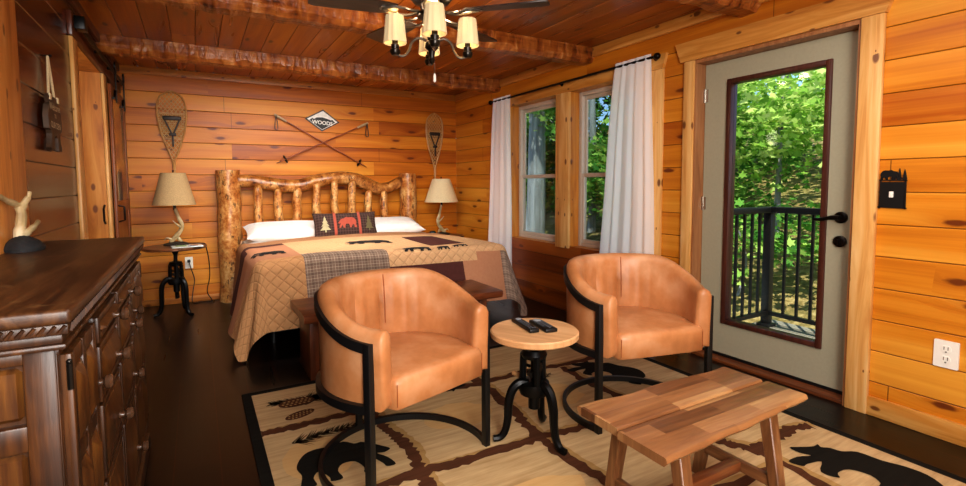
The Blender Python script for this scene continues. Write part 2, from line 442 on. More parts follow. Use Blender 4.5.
# ------------------------------------------------------------------ windows
def casing_header(bm, y0, y1, z0, z1, t=.03, sl=.05, x=XR):
    prism(bm, [(y0, z0), (y1, z0), (y1+sl, z1), (y0-sl, z1)], 0, t, lambda u, v, w: (x-w, u, v))
def window(n, y0, y1, screen):
    r = sroot('window_%d' % n, (XR, (y0+y1)/2, WZ[0]))
    z0, z1 = WZ; xg = XR+.13
    bm = B()
    bx(bm, XR-.001, XR+.2, y0-.03, y0, z0-.03, z1+.03); bx(bm, XR-.001, XR+.2, y1, y1+.03, z0-.03, z1+.03)
    bx(bm, XR-.001, XR+.2, y0, y1, z1, z1+.03); bx(bm, XR-.001, XR+.2, y0, y1, z0-.03, z0)
    obj('jamb', bm, M['jamb'], r)
    bm = B(); fw = .045
    for a, b in ((y0, y0+fw), (y1-fw, y1)): bx(bm, xg-.03, xg+.04, a, b, z0, z1, 0, .005)
    for a, b in ((z0, z0+.035), (z1-.04, z1)): bx(bm, xg-.03, xg+.04, y0+fw, y1-fw, a, b, 0, .005)
    obj('window_frame', bm, M['vinyl'], r)
    zm = 1.35; sw = .028
    for nm, za, zb, xo in (('lower_sash', z0+.035, zm+.02, -.012), ('upper_sash', zm-.02, z1-.04, .018)):
        bm = B(); x = xg+xo
        for a, b in ((y0+fw, y0+fw+sw), (y1-fw-sw, y1-fw)): bx(bm, x-.012, x+.012, a, b, za, zb, 0, .003)
        for a, b in ((za, za+.036), (zb-.036, zb)): bx(bm, x-.012, x+.012, y0+fw+sw, y1-fw-sw, a, b, 0, .003)
        s = obj(nm, bm, M['vinyl'], r)
        bm = B(); bx(bm, x-.002, x+.002, y0+fw+sw, y1-fw-sw, za+.036, zb-.036); obj('pane', bm, M['glass'], s)
    if screen:
        bm = B(); bx(bm, xg+.05, xg+.051, y0+fw, y1-fw, z0+.03, z1-.03); obj('screen', bm, M['screen'], r)
window(1, *W1, True); window(2, *W2, True)
bm = B()
bx(bm, XR-.022, XR, W1[1], W1[1]+.1, WZ[0]-.02, WZ[1], 0, .004); bx(bm, XR-.03, XR, W2[1], W1[0], WZ[0]-.02, WZ[1], 0, .004)
bx(bm, XR-.022, XR, W2[0]-.26, W2[0]-.0, WZ[0]-.02, WZ[1], 0, .004)
struct('trim_9', bm, M['trim_v'])
bm = B(); casing_header(bm, W2[0]-.26, W1[1]+.1, WZ[1], WZ[1]+.11, .03, .03); struct('trim_10', bm, M['trim_h'])

# ------------------------------------------------------------------ glazed entry door
d = sroot('door_1', (XR+.08, 1.9, 0))
xs = XR+.09
bm = B()
bx(bm, XR-.028, XR, 1.258, DR[0]-.016, 0, DZ, 0, .005); obj('casing', bm, M['trim_v'], d)
bm = B(); bx(bm, XR-.028, XR, DR[1]+.01, DR[1]+.095, 0, DZ, 0, .005); obj('casing', bm, M['trim_v'], d)
bm = B(); casing_header(bm, 1.252, 2.505, DZ, DZ+.14, .034, .05); obj('header', bm, M['trim_h'], d)
bm = B()
bx(bm, XR-.012, XR+.2, DR[1], DR[1]+.03, 0, DZ-.001); bx(bm, XR-.012, XR+.2, DR[0]-.03, DR[0], 0, DZ-.001); bx(bm, XR-.012, XR+.2, DR[0], DR[1], 2.125, 2.149)
obj('jamb', bm, wood_mat('jamb_brown', 2, ('7c4a26', 'a06c42', 'b98558'), .4), d)
bm = B(); bx(bm, XR-.005, XR+.22, DR[0], DR[1], 0, .022, 0, .004); obj('threshold', bm, wood_mat('threshold_wood', 1, ('3a1c0c', '6b3717', '8a4f24'), .4), d)
bm = B(); bx(bm, xs-.004, xs+.02, DR[0], DR[1], .022, .042); obj('door_sweep', bm, M['matteblack'], d)
gy0, gy1, gz0, gz1 = 1.545, 2.205, .262, 1.99
bm = B()
bx(bm, xs, xs+.045, DR[0]+.004, gy0, .042, 2.122); bx(bm, xs, xs+.045, gy1, DR[1]-.004, .042, 2.122)
bx(bm, xs, xs+.045, gy0, gy1, .042, gz0); bx(bm, xs, xs+.045, gy0, gy1, gz1, 2.122)
slab = obj('door_slab', bm, M['doorpaint'], d)
bm = B(); f = .034
for a, b in ((gy0, gy0+f), (gy1-f, gy1)): bx(bm, xs-.016, xs+.06, a, b, gz0, gz1, 0, .006)
for a, b in ((gz0, gz0+f), (gz1-f, gz1)): bx(bm, xs-.016, xs+.06, gy0+f, gy1-f, a, b, 0, .006)
gf = obj('glass_frame', bm, M['doorwood'], d)
bm = B(); bx(bm, xs+.02, xs+.026, gy0+f, gy1-f, gz0+f, gz1-f); obj('pane', bm, M['glass'], gf)
bm = B()
tube(bm, [(xs, 1.47, 1.065), (xs-.012, 1.47, 1.065), (xs-.018, 1.47, 1.065)], [.034, .034, .026], 20)
tube(bm, [(xs-.018, 1.47, 1.065), (xs-.055, 1.47, 1.065)], .013, 12)
tube(bm, cr([(xs-.05, 1.462, 1.066), (xs-.055, 1.50, 1.064), (xs-.056, 1.55, 1.052), (xs-.052, 1.59, 1.05)], 4), [.014]*5+[.011]*4+[.009]*4, 10)
obj('door_handle', bm, M['bronze'], d)
bm = B()
tube(bm, [(xs, 1.47, .925), (xs-.014, 1.47, .925), (xs-.02, 1.47, .925)], [.034, .033, .024], 20); box(bm, (xs-.028, 1.47, .925), (.018, .012, .03), 0, None, .003)
obj('deadbolt', bm, M['bronze'], d)
for z in (1.9, 1.12, .33):
    bm = B(); tube(bm, [(xs-.006, DR[1]-.002, z-.05), (xs-.006, DR[1]-.002, z+.05)], .008, 10); bx(bm, xs-.004, xs, DR[1]-.03, DR[1], z-.045, z+.045)
    obj('hinge', bm, M['chrome'], d)

# ------------------------------------------------------------------ curtains and rod
rod = thing('curtain_rod', 'long dark metal curtain rod with knobs above the two windows', 'curtain rod', (XR-.08, 3.9, 2.235), world=True)
bm = B(); tube(bm, [(XR-.08, 2.70, 2.235), (XR-.08, 5.12, 2.235)], .011, 10); obj('pole', bm, M['bronze'], rod)
for y in (2.68, 5.14):
    bm = B(); ball(bm, (XR-.08, y, 2.235), .026, 0, (1, 1.1, 1)); obj('finial', bm, M['bronze'], rod)
for y in (2.73, 3.87, 5.02):
    bm = B(); tube(bm, [(XR-.032, y, 2.235), (XR-.08, y, 2.235)], .008, 8); tube(bm, [(XR-.035, y, 2.235), (XR-.028, y, 2.235)], .02, 12); obj('bracket', bm, M['bronze'], rod)
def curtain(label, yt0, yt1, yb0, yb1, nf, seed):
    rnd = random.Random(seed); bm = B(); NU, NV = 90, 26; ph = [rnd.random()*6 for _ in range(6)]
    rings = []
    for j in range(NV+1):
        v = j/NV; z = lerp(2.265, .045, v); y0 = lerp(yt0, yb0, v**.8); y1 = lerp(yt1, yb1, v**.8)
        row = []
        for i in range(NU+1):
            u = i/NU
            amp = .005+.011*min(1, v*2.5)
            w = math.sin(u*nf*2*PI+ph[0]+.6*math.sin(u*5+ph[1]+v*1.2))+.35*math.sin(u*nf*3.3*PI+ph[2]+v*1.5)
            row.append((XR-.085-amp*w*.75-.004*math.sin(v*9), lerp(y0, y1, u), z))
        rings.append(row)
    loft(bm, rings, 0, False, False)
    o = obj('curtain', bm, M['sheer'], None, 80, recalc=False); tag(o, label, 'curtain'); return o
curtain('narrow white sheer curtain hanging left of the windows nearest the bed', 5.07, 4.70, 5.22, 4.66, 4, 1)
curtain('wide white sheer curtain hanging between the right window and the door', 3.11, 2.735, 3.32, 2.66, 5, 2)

# ------------------------------------------------------------------ outside: deck, rail, hillside, trees
bm = B()
y = .2
DX, DZZ = 4.75, -.08
x = XR+.2
while x < DX+.12:
    bx(bm, x, x+.135, -1.5, 2.80, DZZ-.03, DZZ, 0, .003); x += .14
tag(struct('deck', bm, plank_mat('deck_boards', 1, 0, ('6f6a5e', '8b867a', 'a19c90'), .7, knots=0, row=.14, ph=XR+.2)), 'grey board deck outside the glazed door', 'deck')
rail = thing('deck_railing', 'black metal deck railing with thin balusters outside the glazed door', 'railing', (4.64, 2.68, DZZ), world=True)
px_, py_ = 4.64, 2.68
bm = B(); bx(bm, px_-.035, px_+.035, py_-.035, py_+.035, DZZ, 1.02, 0, .004); bx(bm, px_-.06, px_+.06, py_-.06, py_+.06, DZZ, DZZ+.03, 0, .006); obj('post', bm, M['matteblack'], rail)
bm = B(); bx(bm, px_-.04, px_+.04, -1.4, py_+.04, .99, 1.045, 0, .006); bx(bm, XR+.2, px_-.04, py_-.04, py_+.04, .99, 1.045, 0, .006); obj('top_rail', bm, M['matteblack'], rail)
bm = B(); bx(bm, px_-.02, px_+.02, -1.4, py_-.035, .03, .065); bx(bm, XR+.2, px_-.035, py_-.02, py_+.02, .03, .065); obj('bottom_rail', bm, M['matteblack'], rail)
for k in range(1, 16):
    yy = py_-.035-.115*k
    bm = B(); bx(bm, px_-.01, px_+.01, yy-.01, yy+.01, .06, 1.0); obj('baluster', bm, M['matteblack'], rail)
for k in range(1, 11):
    xx = px_-.035-.115*k
    bm = B(); bx(bm, xx-.01, xx+.01, py_-.01, py_+.01, .06, 1.0); obj('baluster', bm, M['matteblack'], rail)

def hill(x, y): return -.55+max(0, x-5.2)*.30+.12*noise.noise((x*.5, y*.5, 0))
bm = B(); N = 60
grid = [[(lerp(4.0, 22, i/N), lerp(-8, 26, j/N)) for j in range(N+1)] for i in range(N+1)]
loft(bm, [[(x, y, hill(x, y)) for x, y in r] for r in grid], 0, False, False)
t = NT('leaf_litter'); f = t.noise(t.coords(), 9, 6, .7); g = t.noise(t.coords(), 1.2, 3)
col = t.mix(t.math('MULTIPLY', g, .55), t.ramp(f, [(.3, '3b2a18'), (.5, '8a6a42'), (.7, 'c8ad80')]), '5d7a33')
t.bump(f, .6, .05); struct('hillside', bm, t.fin(col, .9))
def leafmat(name, cols, tl=.45):
    t = NT(name)
    gi = t.new('ShaderNodeNewGeometry').outputs['Random Per Island']
    col = t.ramp(gi, [(.05, cols[0]), (.5, cols[1]), (.95, cols[2])])
    d_ = t.new('ShaderNodeBsdfDiffuse'); tr = t.new('ShaderNodeBsdfTranslucent'); t.link(col, d_.inputs[0]); t.link(col, tr.inputs[0])
    mx = t.new('ShaderNodeMixShader'); mx.inputs[0].default_value = tl; t.link(d_.outputs[0], mx.inputs[1]); t.link(tr.outputs[0], mx.inputs[2])
    gl = t.new('ShaderNodeBsdfGlossy'); gl.inputs['Roughness'].default_value = .8
    m2 = t.new('ShaderNodeMixShader'); m2.inputs[0].default_value = .015; t.link(mx.outputs[0], m2.inputs[1]); t.link(gl.outputs[0], m2.inputs[2])
    t.link(m2.outputs[0], t.out.inputs[0]); t.n.remove(t.b); return t.m
LEAF = [leafmat('leaf_bright', ('6d9e30', 'abcf62', 'dde894')), leafmat('leaf_mid', ('3f7a2e', '74ae4a', 'b9d670')), leafmat('leaf_dark', ('17381a', '2d5c2a', '4d8038'), .3)]
BARK = wood_mat('bark', 2, ('5d5c5c', '8f9192', 'b9bcc0'), .9, .5, .8)
SHAPE = [(0, -.45), (.16, -.2), (.48, -.22), (.3, .04), (.42, .3), (.14, .24), (0, .6), (-.14, .24), (-.42, .3), (-.3, .04), (-.48, -.22), (-.16, -.2)]
def foliage(n, c, r, size, seed, clump=14):
    rnd = random.Random(seed); bm = B()
    cl = [Vector((rnd.gauss(0, .5), rnd.gauss(0, .5), rnd.gauss(0, .5))) for _ in range(clump)]
    for i in range(n):
        q = rnd.choice(cl)+Vector((rnd.gauss(0, .2), rnd.gauss(0, .2), rnd.gauss(0, .16)))
        p = Vector((c[0]+q.x*r[0], c[1]+q.y*r[1], c[2]+q.z*r[2]))
        R = Matrix.Rotation(rnd.random()*2*PI, 3, 'Z') @ Matrix.Rotation(rnd.gauss(.5, .5), 3, 'X')
        s = size*rnd.uniform(.6, 1.25)
        bend = s*.12
        vs = [bm.verts.new(p + R @ Vector((x*s, y_*s, -bend*abs(x)*2))) for x, y_ in SHAPE]
        bm.faces.new(vs)
    return bm
def tree(name, label, cat, x, y, h, trunk_r, crown, n, size, li, seed, group, lean=0):
    z0 = hill(x, y)-.05
    r = thing(name, label, cat, (x, y, z0), 0, group)
    bm = B(); pts = [(lean*t_*h+.06*math.sin(t_*5+seed), .05*math.sin(t_*4+seed*2), t_*h) for t_ in (0, .2, .4, .6, .8, 1)]
    tube(bm, pts, [trunk_r*lerp(1, .45, i/5) for i in range(6)], 12)
    obj('trunk', bm, BARK, r)
    obj('crown', foliage(n, (crown[0]-x, crown[1]-y, crown[2]-z0), crown[3:], size, seed), LEAF[li], r, recalc=False)
G1 = 'leafy trees beyond the deck railing'
tree('leafy_shrub', 'low bright green shrub behind the left end of the deck railing', 'shrub', 6.3, 4.0, .9, .02, (6.3, 4.0, .55, .7, .7, .55), 520, .13, 1, 11, 'shrubs on the hillside')
tree('leafy_shrub', 'broad green shrub behind the right end of the deck railing', 'shrub', 6.6, 2.9, .9, .02, (6.6, 2.9, .5, .8, .7, .5), 480, .13, 1, 12, 'shrubs on the hillside')
tree('maple_tree', 'bright yellow-green maple filling the top of the door glass', 'tree', 8.2, 4.6, 3.6, .05, (7.6, 4.2, 2.35, 1.5, 1.6, 1.2), 3600, .135, 0, 13, G1)
tree('young_tree', 'slender green tree left of the maple seen through the door', 'tree', 8.8, 5.9, 3.6, .05, (8.4, 5.6, 1.9, 1.5, 1.3, 1.4), 3200, .13, 1, 14, G1)
tree('young_tree', 'slender leafy tree right of the maple seen through the door', 'tree', 8.6, 3.0, 3.4, .05, (8.6, 2.9, 1.7, 1.4, 1.4, 1.3), 3200, .13, 0, 15, G1)
tree('understory_tree', 'dense green understory tree behind the door maple up the hill', 'tree', 11.5, 5.2, 5, .08, (11, 5.4, 2.6, 2.2, 2.8, 2.4), 4200, .18, 0, 16, G1)
tree('understory_tree', 'yellowish understory tree farthest up the hill behind the door', 'tree', 13.5, 7.5, 5, .08, (13, 7.6, 3.6, 2.2, 3.0, 2.6), 4000, .2, 0, 17, G1)
tree('hardwood_tree', 'thick grey tree trunk seen through the left window', 'tree', 5.9, 8.1, 7, .21, (6.0, 8.2, 6.4, .9, .9, .6), 500, .2, 2, 18, 'trees outside the windows')
tree('hardwood_tree', 'dark leafy tree seen through the right window', 'tree', 7.6, 8.3, 5, .10, (7.3, 7.6, 1.9, 1.2, 1.2, 1.5), 2300, .19, 1, 19, 'trees outside the windows')
tree('hardwood_tree', 'dim green tree behind the grey trunk through the left window', 'tree', 8.4, 11.3, 5, .12, (8.2, 11.3, 1.9, 1.7, 1.6, 1.7), 2600, .22, 1, 20, 'trees outside the windows')
tree('hardwood_tree', 'shaded tree in the gap left of the grey trunk', 'tree', 6.5, 10.4, 5, .1, (6.6, 10.4, 1.9, 1.0, 1.0, 1.6), 1600, .2, 1, 21, 'trees outside the windows')
tree('hardwood_tree', 'distant dark green tree filling the rest of the window views', 'tree', 11, 14, 7, .2, (10.5, 13.5, 3, 3, 4, 2.6), 3400, .34, 2, 22, 'trees outside the windows')

# ------------------------------------------------------------------ barn door and track
trk = thing('barn_door_track', 'black flat steel barn door track above the left doorway', 'door track', (XL+.06, 5.0, 2.28), world=True)
bm = B(); bx(bm, XL+.052, XL+.06, 3.98, YB-.04, 2.255, 2.295, 0, .002); obj('rail', bm, M['black'], trk)
for y in (4.1, 4.7, 5.3, 5.9):
    bm = B(); tube(bm, [(XL+.026, y, 2.275), (XL+.055, y, 2.275)], .012, 10); obj('spacer', bm, M['black'], trk)
bm = B(); bx(bm, XL+.03, XL+.085, 3.96, 4.06, 2.25, 2.33, 0, .004); obj('end_stop', bm, M['black'], trk)
bd = thing('barn_door', 'sliding barn door with ribbed metal panel pushed open to the left back corner', 'door', (XL+.06, 5.7, .02), world=True)
bm = B(); dy0, dy1 = 5.24, 6.16; x0, x1 = XL+.03, XL+.048
for a, b in ((dy0, dy0+.09), (dy1-.09, dy1)): bx(bm, x0, x1+.006, a, b, .03, 2.14, 0, .003)
for a, b in ((.03, .14), (1.04, 1.14), (2.04, 2.14)): bx(bm, x0, x1+.006, dy0+.09, dy1-.09, a, b, 0, .003)
bx(bm, x0, x1-.002, dy0+.09, dy1-.09, .14, 1.04)
obj('door_frame', bm, wood_mat('barn_door_wood', 2, ('5a2a0e', '8a4b1d', 'a8672f'), .4), bd)
bm = B(); n = 74
loft(bm, [[(x1-.004+.005*math.sin(i/n*37*2*PI/2), lerp(dy0+.09, dy1-.09, i/n), z) for i in range(n+1)] for z in (1.14, 2.04)], 0, False, False)
obj('ribbed_panel', bm, simple('galvanised_ribs', 'b8aca0', .14, .9, .1), bd)
for y in (dy0+.16, dy1-.2):
    bm = B(); tube(bm, [(x1+.02, y, 2.315), (x1+.032, y, 2.315)], .045, 20); obj('wheel', bm, M['black'], bd)
    bm = B(); bx(bm, x1+.02, x1+.03, y-.02, y+.02, 2.0, 2.33, 0, .002); tube(bm, cr([(x1+.02, y-.02, 2.1), (x1+.02, y-.09, 2.03), (x1+.02, y-.16, 2.02)], 5), .01, 8)
    obj('hanger_strap', bm, M['black'], bd)
bm = B(); hy = dy0+.05
tube(bm, [(x1, hy, .96), (x1+.05, hy, .975), (x1+.05, hy, 1.09), (x1, hy, 1.105)], .008, 8); obj('door_handle', bm, M['black'], bd)
ph_ = thing('pull_handle', 'black iron pull handle on the casing of the left doorway', 'handle', (XL-.02, PO[1]-.002, 1.0), world=True)
bm = B(); tube(bm, [(XL-.02, PO[1]+.001, .96), (XL-.02, PO[1]-.055, .985), (XL-.02, PO[1]-.055, 1.085), (XL-.02, PO[1]+.001, 1.11)], .008, 8); obj('grip', bm, M['black'], ph_)


# ------------------------------------------------------------------ dresser
DT = 1.03
t = NT('dresser_top_wood'); o = t.sep(t.coords())
v = t.comb(t.math('MULTIPLY', o[0], 12), t.math('MULTIPLY', o[1], .9), t.math('MULTIPLY', o[2], 12))
g = t.noise(v, 1.5, 5, .62, 1.0); wear = t.noise(t.coords(), 7, 5, .7)
M['d_top'] = None
t.bump(g, .2, .004)
M['d_top'] = t.fin(t.mix(t.math('MULTIPLY', t.math('GREATER_THAN', wear, .63), .35), t.ramp(g, [(.3, '22130a'), (.5, '422713'), (.72, '664425')]), '80603c'), .4)
M['d_body'] = wood_mat('dresser_wood', 2, ('190c05', '3e220c', '643c16'), .4, 1, .3, blotch=.6)
M['d_panel'] = wood_mat('dresser_panel', 2, ('221005', '4e2c0f', '764c1d'), .38, 1, .3, blotch=.6)
dr = thing('dresser', 'dark distressed wood dresser with panelled doors and drawers along the left wall', 'dresser', (-.44, 2.06, 0), world=True)
tx, ty0, ty1 = -.228, 1.25, 2.87; fx, by0, by1 = -.262, 1.29, 2.83
bm = B(); box(bm, ((XL+.006+tx)/2, (ty0+ty1)/2, DT-.016), (tx-XL-.006, ty1-ty0, .032), 0, None, .009, 3)
obj('top', bm, M['d_top'], dr)
bm = B()   # cornice under the top
for k, (e, z0, z1) in enumerate(((.026, .975, .998), (.014, .955, .975), (.02, .943, .955))):
    bx(bm, XL+.01, fx+e, by0-e, by1+e, z0, z1, 0, .004)
n = 90
for i in range(n):
    y = lerp(by0-.02, by1+.02, (i+.5)/n); tube(bm, [(fx+.0275, y-.006, .979), (fx+.0285, y+.006, .994)], .0038, 5)
for i in range(24):
    x = lerp(XL+.03, fx+.024, (i+.5)/24); tube(bm, [(x-.006, by0-.0275, .979), (x+.006, by0-.0285, .994)], .0038, 5)
obj('cornice', bm, M['d_body'], dr)
bm = B(); bx(bm, XL+.01, fx-.02, by0+.022, by1-.022, .02, .945)
for y0 in (by0, by1-.03):          # face frame of both ends
    s = 1 if y0 == by0 else 1
    e_ = 0 if y0 == by0 else .0
    for a, b in ((XL+.01, XL+.06), (fx-.055, fx-.002)): bx(bm, a, b, y0+e_, y0+.03, 0, .943, 0, .005)
    for a, b in ((.915, .943), (.735, .79), (.36, .42), (.0, .12)): bx(bm, XL+.058, fx-.053, y0+.003, y0+.028, a, b, 0, .005)
for a, b in ((1.293, 1.315), (1.605, 1.635), (1.995, 2.01), (2.375, 2.40), (2.805, 2.827)): bx(bm, fx-.03, fx, a, b, 0, .943, 0, .004)
for a, b in ((.0, .12), (.925, .943)): bx(bm, fx-.03, fx+.004, by0+.004, by1-.004, a, b, 0, .004)
bx(bm, XL+.01, fx+.02, by0-.012, by1+.012, 0, .07, 0, .006)
obj('carcass', bm, M['d_body'], dr)
for a, b in ((.795, .91), (.425, .73), (.125, .355)):
    bm = B(); box(bm, ((XL+fx+.005)/2, by0+.021, (a+b)/2), (fx-XL-.125, .018, b-a-.006), 0, None, .0085, 1); obj('side_panel', bm, M['d_panel'], dr)
def raised(bm, x, y0, y1, z0, z1, h, mi=0):
    m = min(y1-y0, z1-z0)*.42
    loft(bm, [[(x, y0, z0), (x, y1, z0), (x, y1, z1), (x, y0, z1)], [(x+h*.35, y0+.003, z0+.003), (x+h*.35, y1-.003, z0+.003), (x+h*.35, y1-.003, z1-.003), (x+h*.35, y0+.003, z1-.003)],
              [(x+h, y0+m, z0+m), (x+h, y1-m, z0+m), (x+h, y1-m, z1-m), (x+h, y0+m, z1-m)]], mi)
def knob(y, z, par, x=None):
    x = fx+.012 if x is None else x
    bm = B(); pr = [(0, .011), (.008, .008), (.016, .008), (.022, .017), (.032, .019), (.038, .014), (.04, .004)]
    loft(bm, [[(x+a, y+r*math.cos(q*PI/8), z+r*math.sin(q*PI/8)) for q in range(16)] for a, r in pr]); obj('knob', bm, M['d_knob'], par)
M['d_knob'] = simple('knob_wood', '4c3424', .25, 0, .2)
for y0, y1, hy, ky in ((1.32, 1.60, 1.318, 1.575), (2.405, 2.80, 2.802, 2.43)):
    bm = B(); x = fx; fr = .034
    bx(bm, x-.012, x+.006, y0, y1, .125, .92)
    cols = [y0, y0+fr, (y0+y1)/2-fr/2, (y0+y1)/2+fr/2, y1-fr, y1]
    for k in (0, 2, 4): bx(bm, x+.004, x+.018, cols[k], cols[k+1], .125, .92, 0, .003)
    rows = [.125, .165, .40, .44, .66, .70, .88, .92]
    for k in (0, 2, 4, 6): bx(bm, x+.004, x+.0165, y0+.002, y1-.002, rows[k]+(.001 if k == 0 else 0), rows[k+1]-(.001 if k == 6 else 0), 0, .003)
    dd = obj('door', bm, M['d_body'], dr)
    for c in (1, 3):
        for k in (1, 3, 5):
            bm = B(); raised(bm, x+.006, cols[c]+.004, cols[c+1]-.004, rows[k]+.004, rows[k+1]-.004, .024); obj('raised_panel', bm, M['d_panel'], dd)
    knob(ky, .765, dd, fx+.016)
    for z in (.872, .2):
        bm = B(); tube(bm, [(fx+.014, hy, z-.028), (fx+.014, hy, z+.028)], .006, 8); ball(bm, (fx+.014, hy, z+.032), .006); obj('hinge', bm, M['steel'], dd)
for y0, y1 in ((1.637, 1.993), (2.012, 2.373)):
    for z0, z1 in ((.852, .922), (.69, .842), (.475, .68), (.125, .465)):
        bm = B(); x = fx
        bx(bm, x-.012, x+.01, y0, y1, z0, z1, 0, .003)
        for a, b in ((y0, y0+.025), (y1-.025, y1)): bx(bm, x+.008, x+.02, a, b, z0, z1, 0, .003)
        for a, b in ((z0, z0+.022), (z1-.022, z1)): bx(bm, x+.008, x+.0185, y0+.002, y1-.002, a+.001, b-.001, 0, .003)
        q = obj('drawer', bm, M['d_body'], dr)
        bm = B(); raised(bm, x+.01, y0+.028, y1-.028, z0+.025, z1-.025, .022); obj('raised_panel', bm, M['d_panel'], q)
        knob((y0+y1)/2, (z0+z1)/2, q, fx+.03)

# antler ornament on the dresser
an = thing('antler_ornament', 'forked antler on a dark rough base standing on the dresser', 'antler ornament', (-.585, 2.49, DT), world=True)
bm = B(); rings = []
for k, (sx, sy, z) in enumerate(((.062, .085, 0), (.066, .09, .012), (.05, .07, .034), (.026, .034, .05), (.014, .018, .06))):
    rnd = random.Random(k); rings.append([(-.585+sx*math.cos(a*PI/9)*rnd.uniform(.92, 1.06), 2.49+sy*math.sin(a*PI/9)*rnd.uniform(.9, 1.08), DT+z) for a in range(18)])
loft(bm, rings); obj('base', bm, simple('rough_dark_stone', '232528', .7, 0, .4, 40, .8), an)
bm = B()
tube(bm, cr([(-.59, 2.49, DT+.045), (-.588, 2.49, DT+.09), (-.583, 2.49, DT+.14), (-.592, 2.485, DT+.172), (-.606, 2.43, DT+.192), (-.608, 2.35, DT+.212)], 5), [.022]*5+[.017]*5+[.015]*5+[.012]*5+[.009]*5+[.003], 10)
tube(bm, cr([(-.588, 2.49, DT+.15), (-.575, 2.5, DT+.18), (-.562, 2.505, DT+.205), (-.558, 2.505, DT+.225)], 5), [.015]*5+[.011]*5+[.007]*5+[.003], 10)
tube(bm, cr([(-.583, 2.49, DT+.06), (-.562, 2.48, DT+.075), (-.542, 2.475, DT+.095), (-.528, 2.47, DT+.115)], 5), [.015]*5+[.011]*5+[.008]*5+[.003], 10)
obj('antler', bm, M['antler'], an)

# bear sign on the left wall
bs = thing('bear_sign', 'dark wooden bear welcome sign hanging by a cord on the left wall', 'sign', (XL, 3.37, 1.6), world=True)
bc, bz = 3.31, 1.60
mpl = lambda dx: (lambda u, v, w=0: (XL+dx+w, bc+u, bz+v))
BEARF = [(-.10, .12), (-.13, .155), (-.10, .175), (-.065, .16), (0, .165), (.065, .16), (.10, .175), (.13, .155), (.10, .12), (.15, .10), (.185, .03), (.175, -.05), (.13, -.06), (.115, -.08), (.125, -.14), (.15, -.17), (.13, -.185), (.05, -.185), (.045, -.10), (0, -.085), (-.045, -.10), (-.05, -.185), (-.13, -.185), (-.15, -.17), (-.125, -.14), (-.115, -.08), (-.13, -.06), (-.175, -.05), (-.185, .03), (-.15, .10)]
bm = B(); BEARF = [(u*.76, v*.78) for u, v in BEARF]; prism(bm, BEARF, .012, .034, lambda u, v, w: (XL+w, bc+u, bz+v)); obj('bear_board', bm, simple('dark_carved_wood', '4a3524', .6, 0, .35, 25, .4), bs)
SGN = simple('carved_letters', 'e6d8b4', .7)
for txt, sz, dz, sk in (('Welcome', .054, .075, .02), ('TO', .028, .03, 0), ('OUR DEN', .045, -.018, 0)):
    bm = B(); textmesh(bm, txt, sz, lambda x, y: (XL+.0355, bc+x, bz+dz+y+sk*x), 0); obj('lettering', bm, SGN, bs)
for q in (-.076, .076):
    bm = B(); box(bm, (XL+.034, bc+q, bz+.121), (.006, .035, .03), 0, None, .002); obj('ear', bm, SGN, bs)
bm = B()
for q in (-.06, .06): tube(bm, [(XL+.024, bc+q, bz+.12), (XL+.018, bc+.0, 1.935)], .006, 6)
obj('cord', bm, simple('twine', 'c9b48c', .9, 0, .2, 200), bs)
bm = B(); tube(bm, [(XL, bc, 1.935), (XL+.03, bc, 1.937)], .004, 8); ball(bm, (XL+.03, bc, 1.937), .007); obj('nail', bm, M['black'], bs)

# ------------------------------------------------------------------ bed
bed = thing('log_bed', 'peeled log bed with thick posts and spindle headboard against the back wall', 'bed', (1.35, 5.0, 0), world=True)
def logtube(bm, pts, rad, seed, n=16):
    rnd = random.Random(seed); P = cr(pts, 6); m = len(P); xs_ = [i/(len(rad)-1) for i in range(len(rad))]
    pts = []; rads = []
    for i, p in enumerate(P): pts.append(p); rads.append(interp(xs_, rad, i/(m-1)))
    rr0 = len(bm.verts); tube(bm, pts, rads, n); bm.verts.ensure_lookup_table()
    for v_ in bm.verts[rr0:]:
        q = noise.noise(v_.co*6+Vector((seed*3, 0, 0)))*.012+noise.noise(v_.co*17+Vector((seed*3, 0, 0)))*.006
        v_.co += Vector((q, q*.7, q*.4))
HB = 6.06
for x, r, h, s in ((.305, .117, 1.415, 1), (2.388, .108, 1.39, 2)):
    bm = B(); logtube(bm, [(x-.004, HB, 0), (x+.006, HB, .3), (x-.004, HB, .65), (x+.004, HB, 1.0), (x, HB, h-.012), (x, HB, h)], [r*1.08, r*.98, r*1.02, r, r*1.0, r*.96], s, 20); obj('post', bm, M['log'], bed, 50)
bm = B(); logtube(bm, [(x_, HB, z_) for x_, z_ in ((.38, 1.325), (.571, 1.311), (.712, 1.285), (.906, 1.258), (1.056, 1.265), (1.264, 1.317), (1.479, 1.35), (1.701, 1.336), (1.871, 1.262), (2.017, 1.212), (2.168, 1.248), (2.32, 1.325))], [.07, .078, .082, .08, .078, .08, .078, .08, .082, .078, .07, .06], 3); obj('top_rail', bm, M['log2'], bed, 50)
bm = B(); logtube(bm, [(.38, HB, .62), (1.0, HB, .63), (1.7, HB, .615), (2.32, HB, .63)], [.065, .07, .065, .06], 4); obj('lower_rail', bm, M['log'], bed, 50)
tops = [1.265, 1.225, 1.235, 1.285, 1.315, 1.305, 1.20, 1.19]
for i, (px, tz) in enumerate(zip((.593, .797, 1.003, 1.219, 1.424, 1.634, 1.834, 2.032), tops)):
    bm = B(); w = .008*math.sin(i*2.1)
    logtube(bm, [(px+.008+w, HB-.085, .60), (px+w, HB-.09, .85), (px-.005, HB-.09, 1.05), (px+.004, HB-.088, tz-.04), (px, HB-.085, tz)], [.048, .048, .046, .043, .02], 10+i, 12); obj('spindle', bm, M['log'], bed, 50)
MX0, MX1, MY0 = .40, 2.46, 4.0
bm = B(); bx(bm, MX0+.02, MX1-.02, MY0+.06, HB-.12, .17, .36, 0, .02); obj('box_spring', bm, simple('dark_ticking', '1b1a1c', .9), bed)
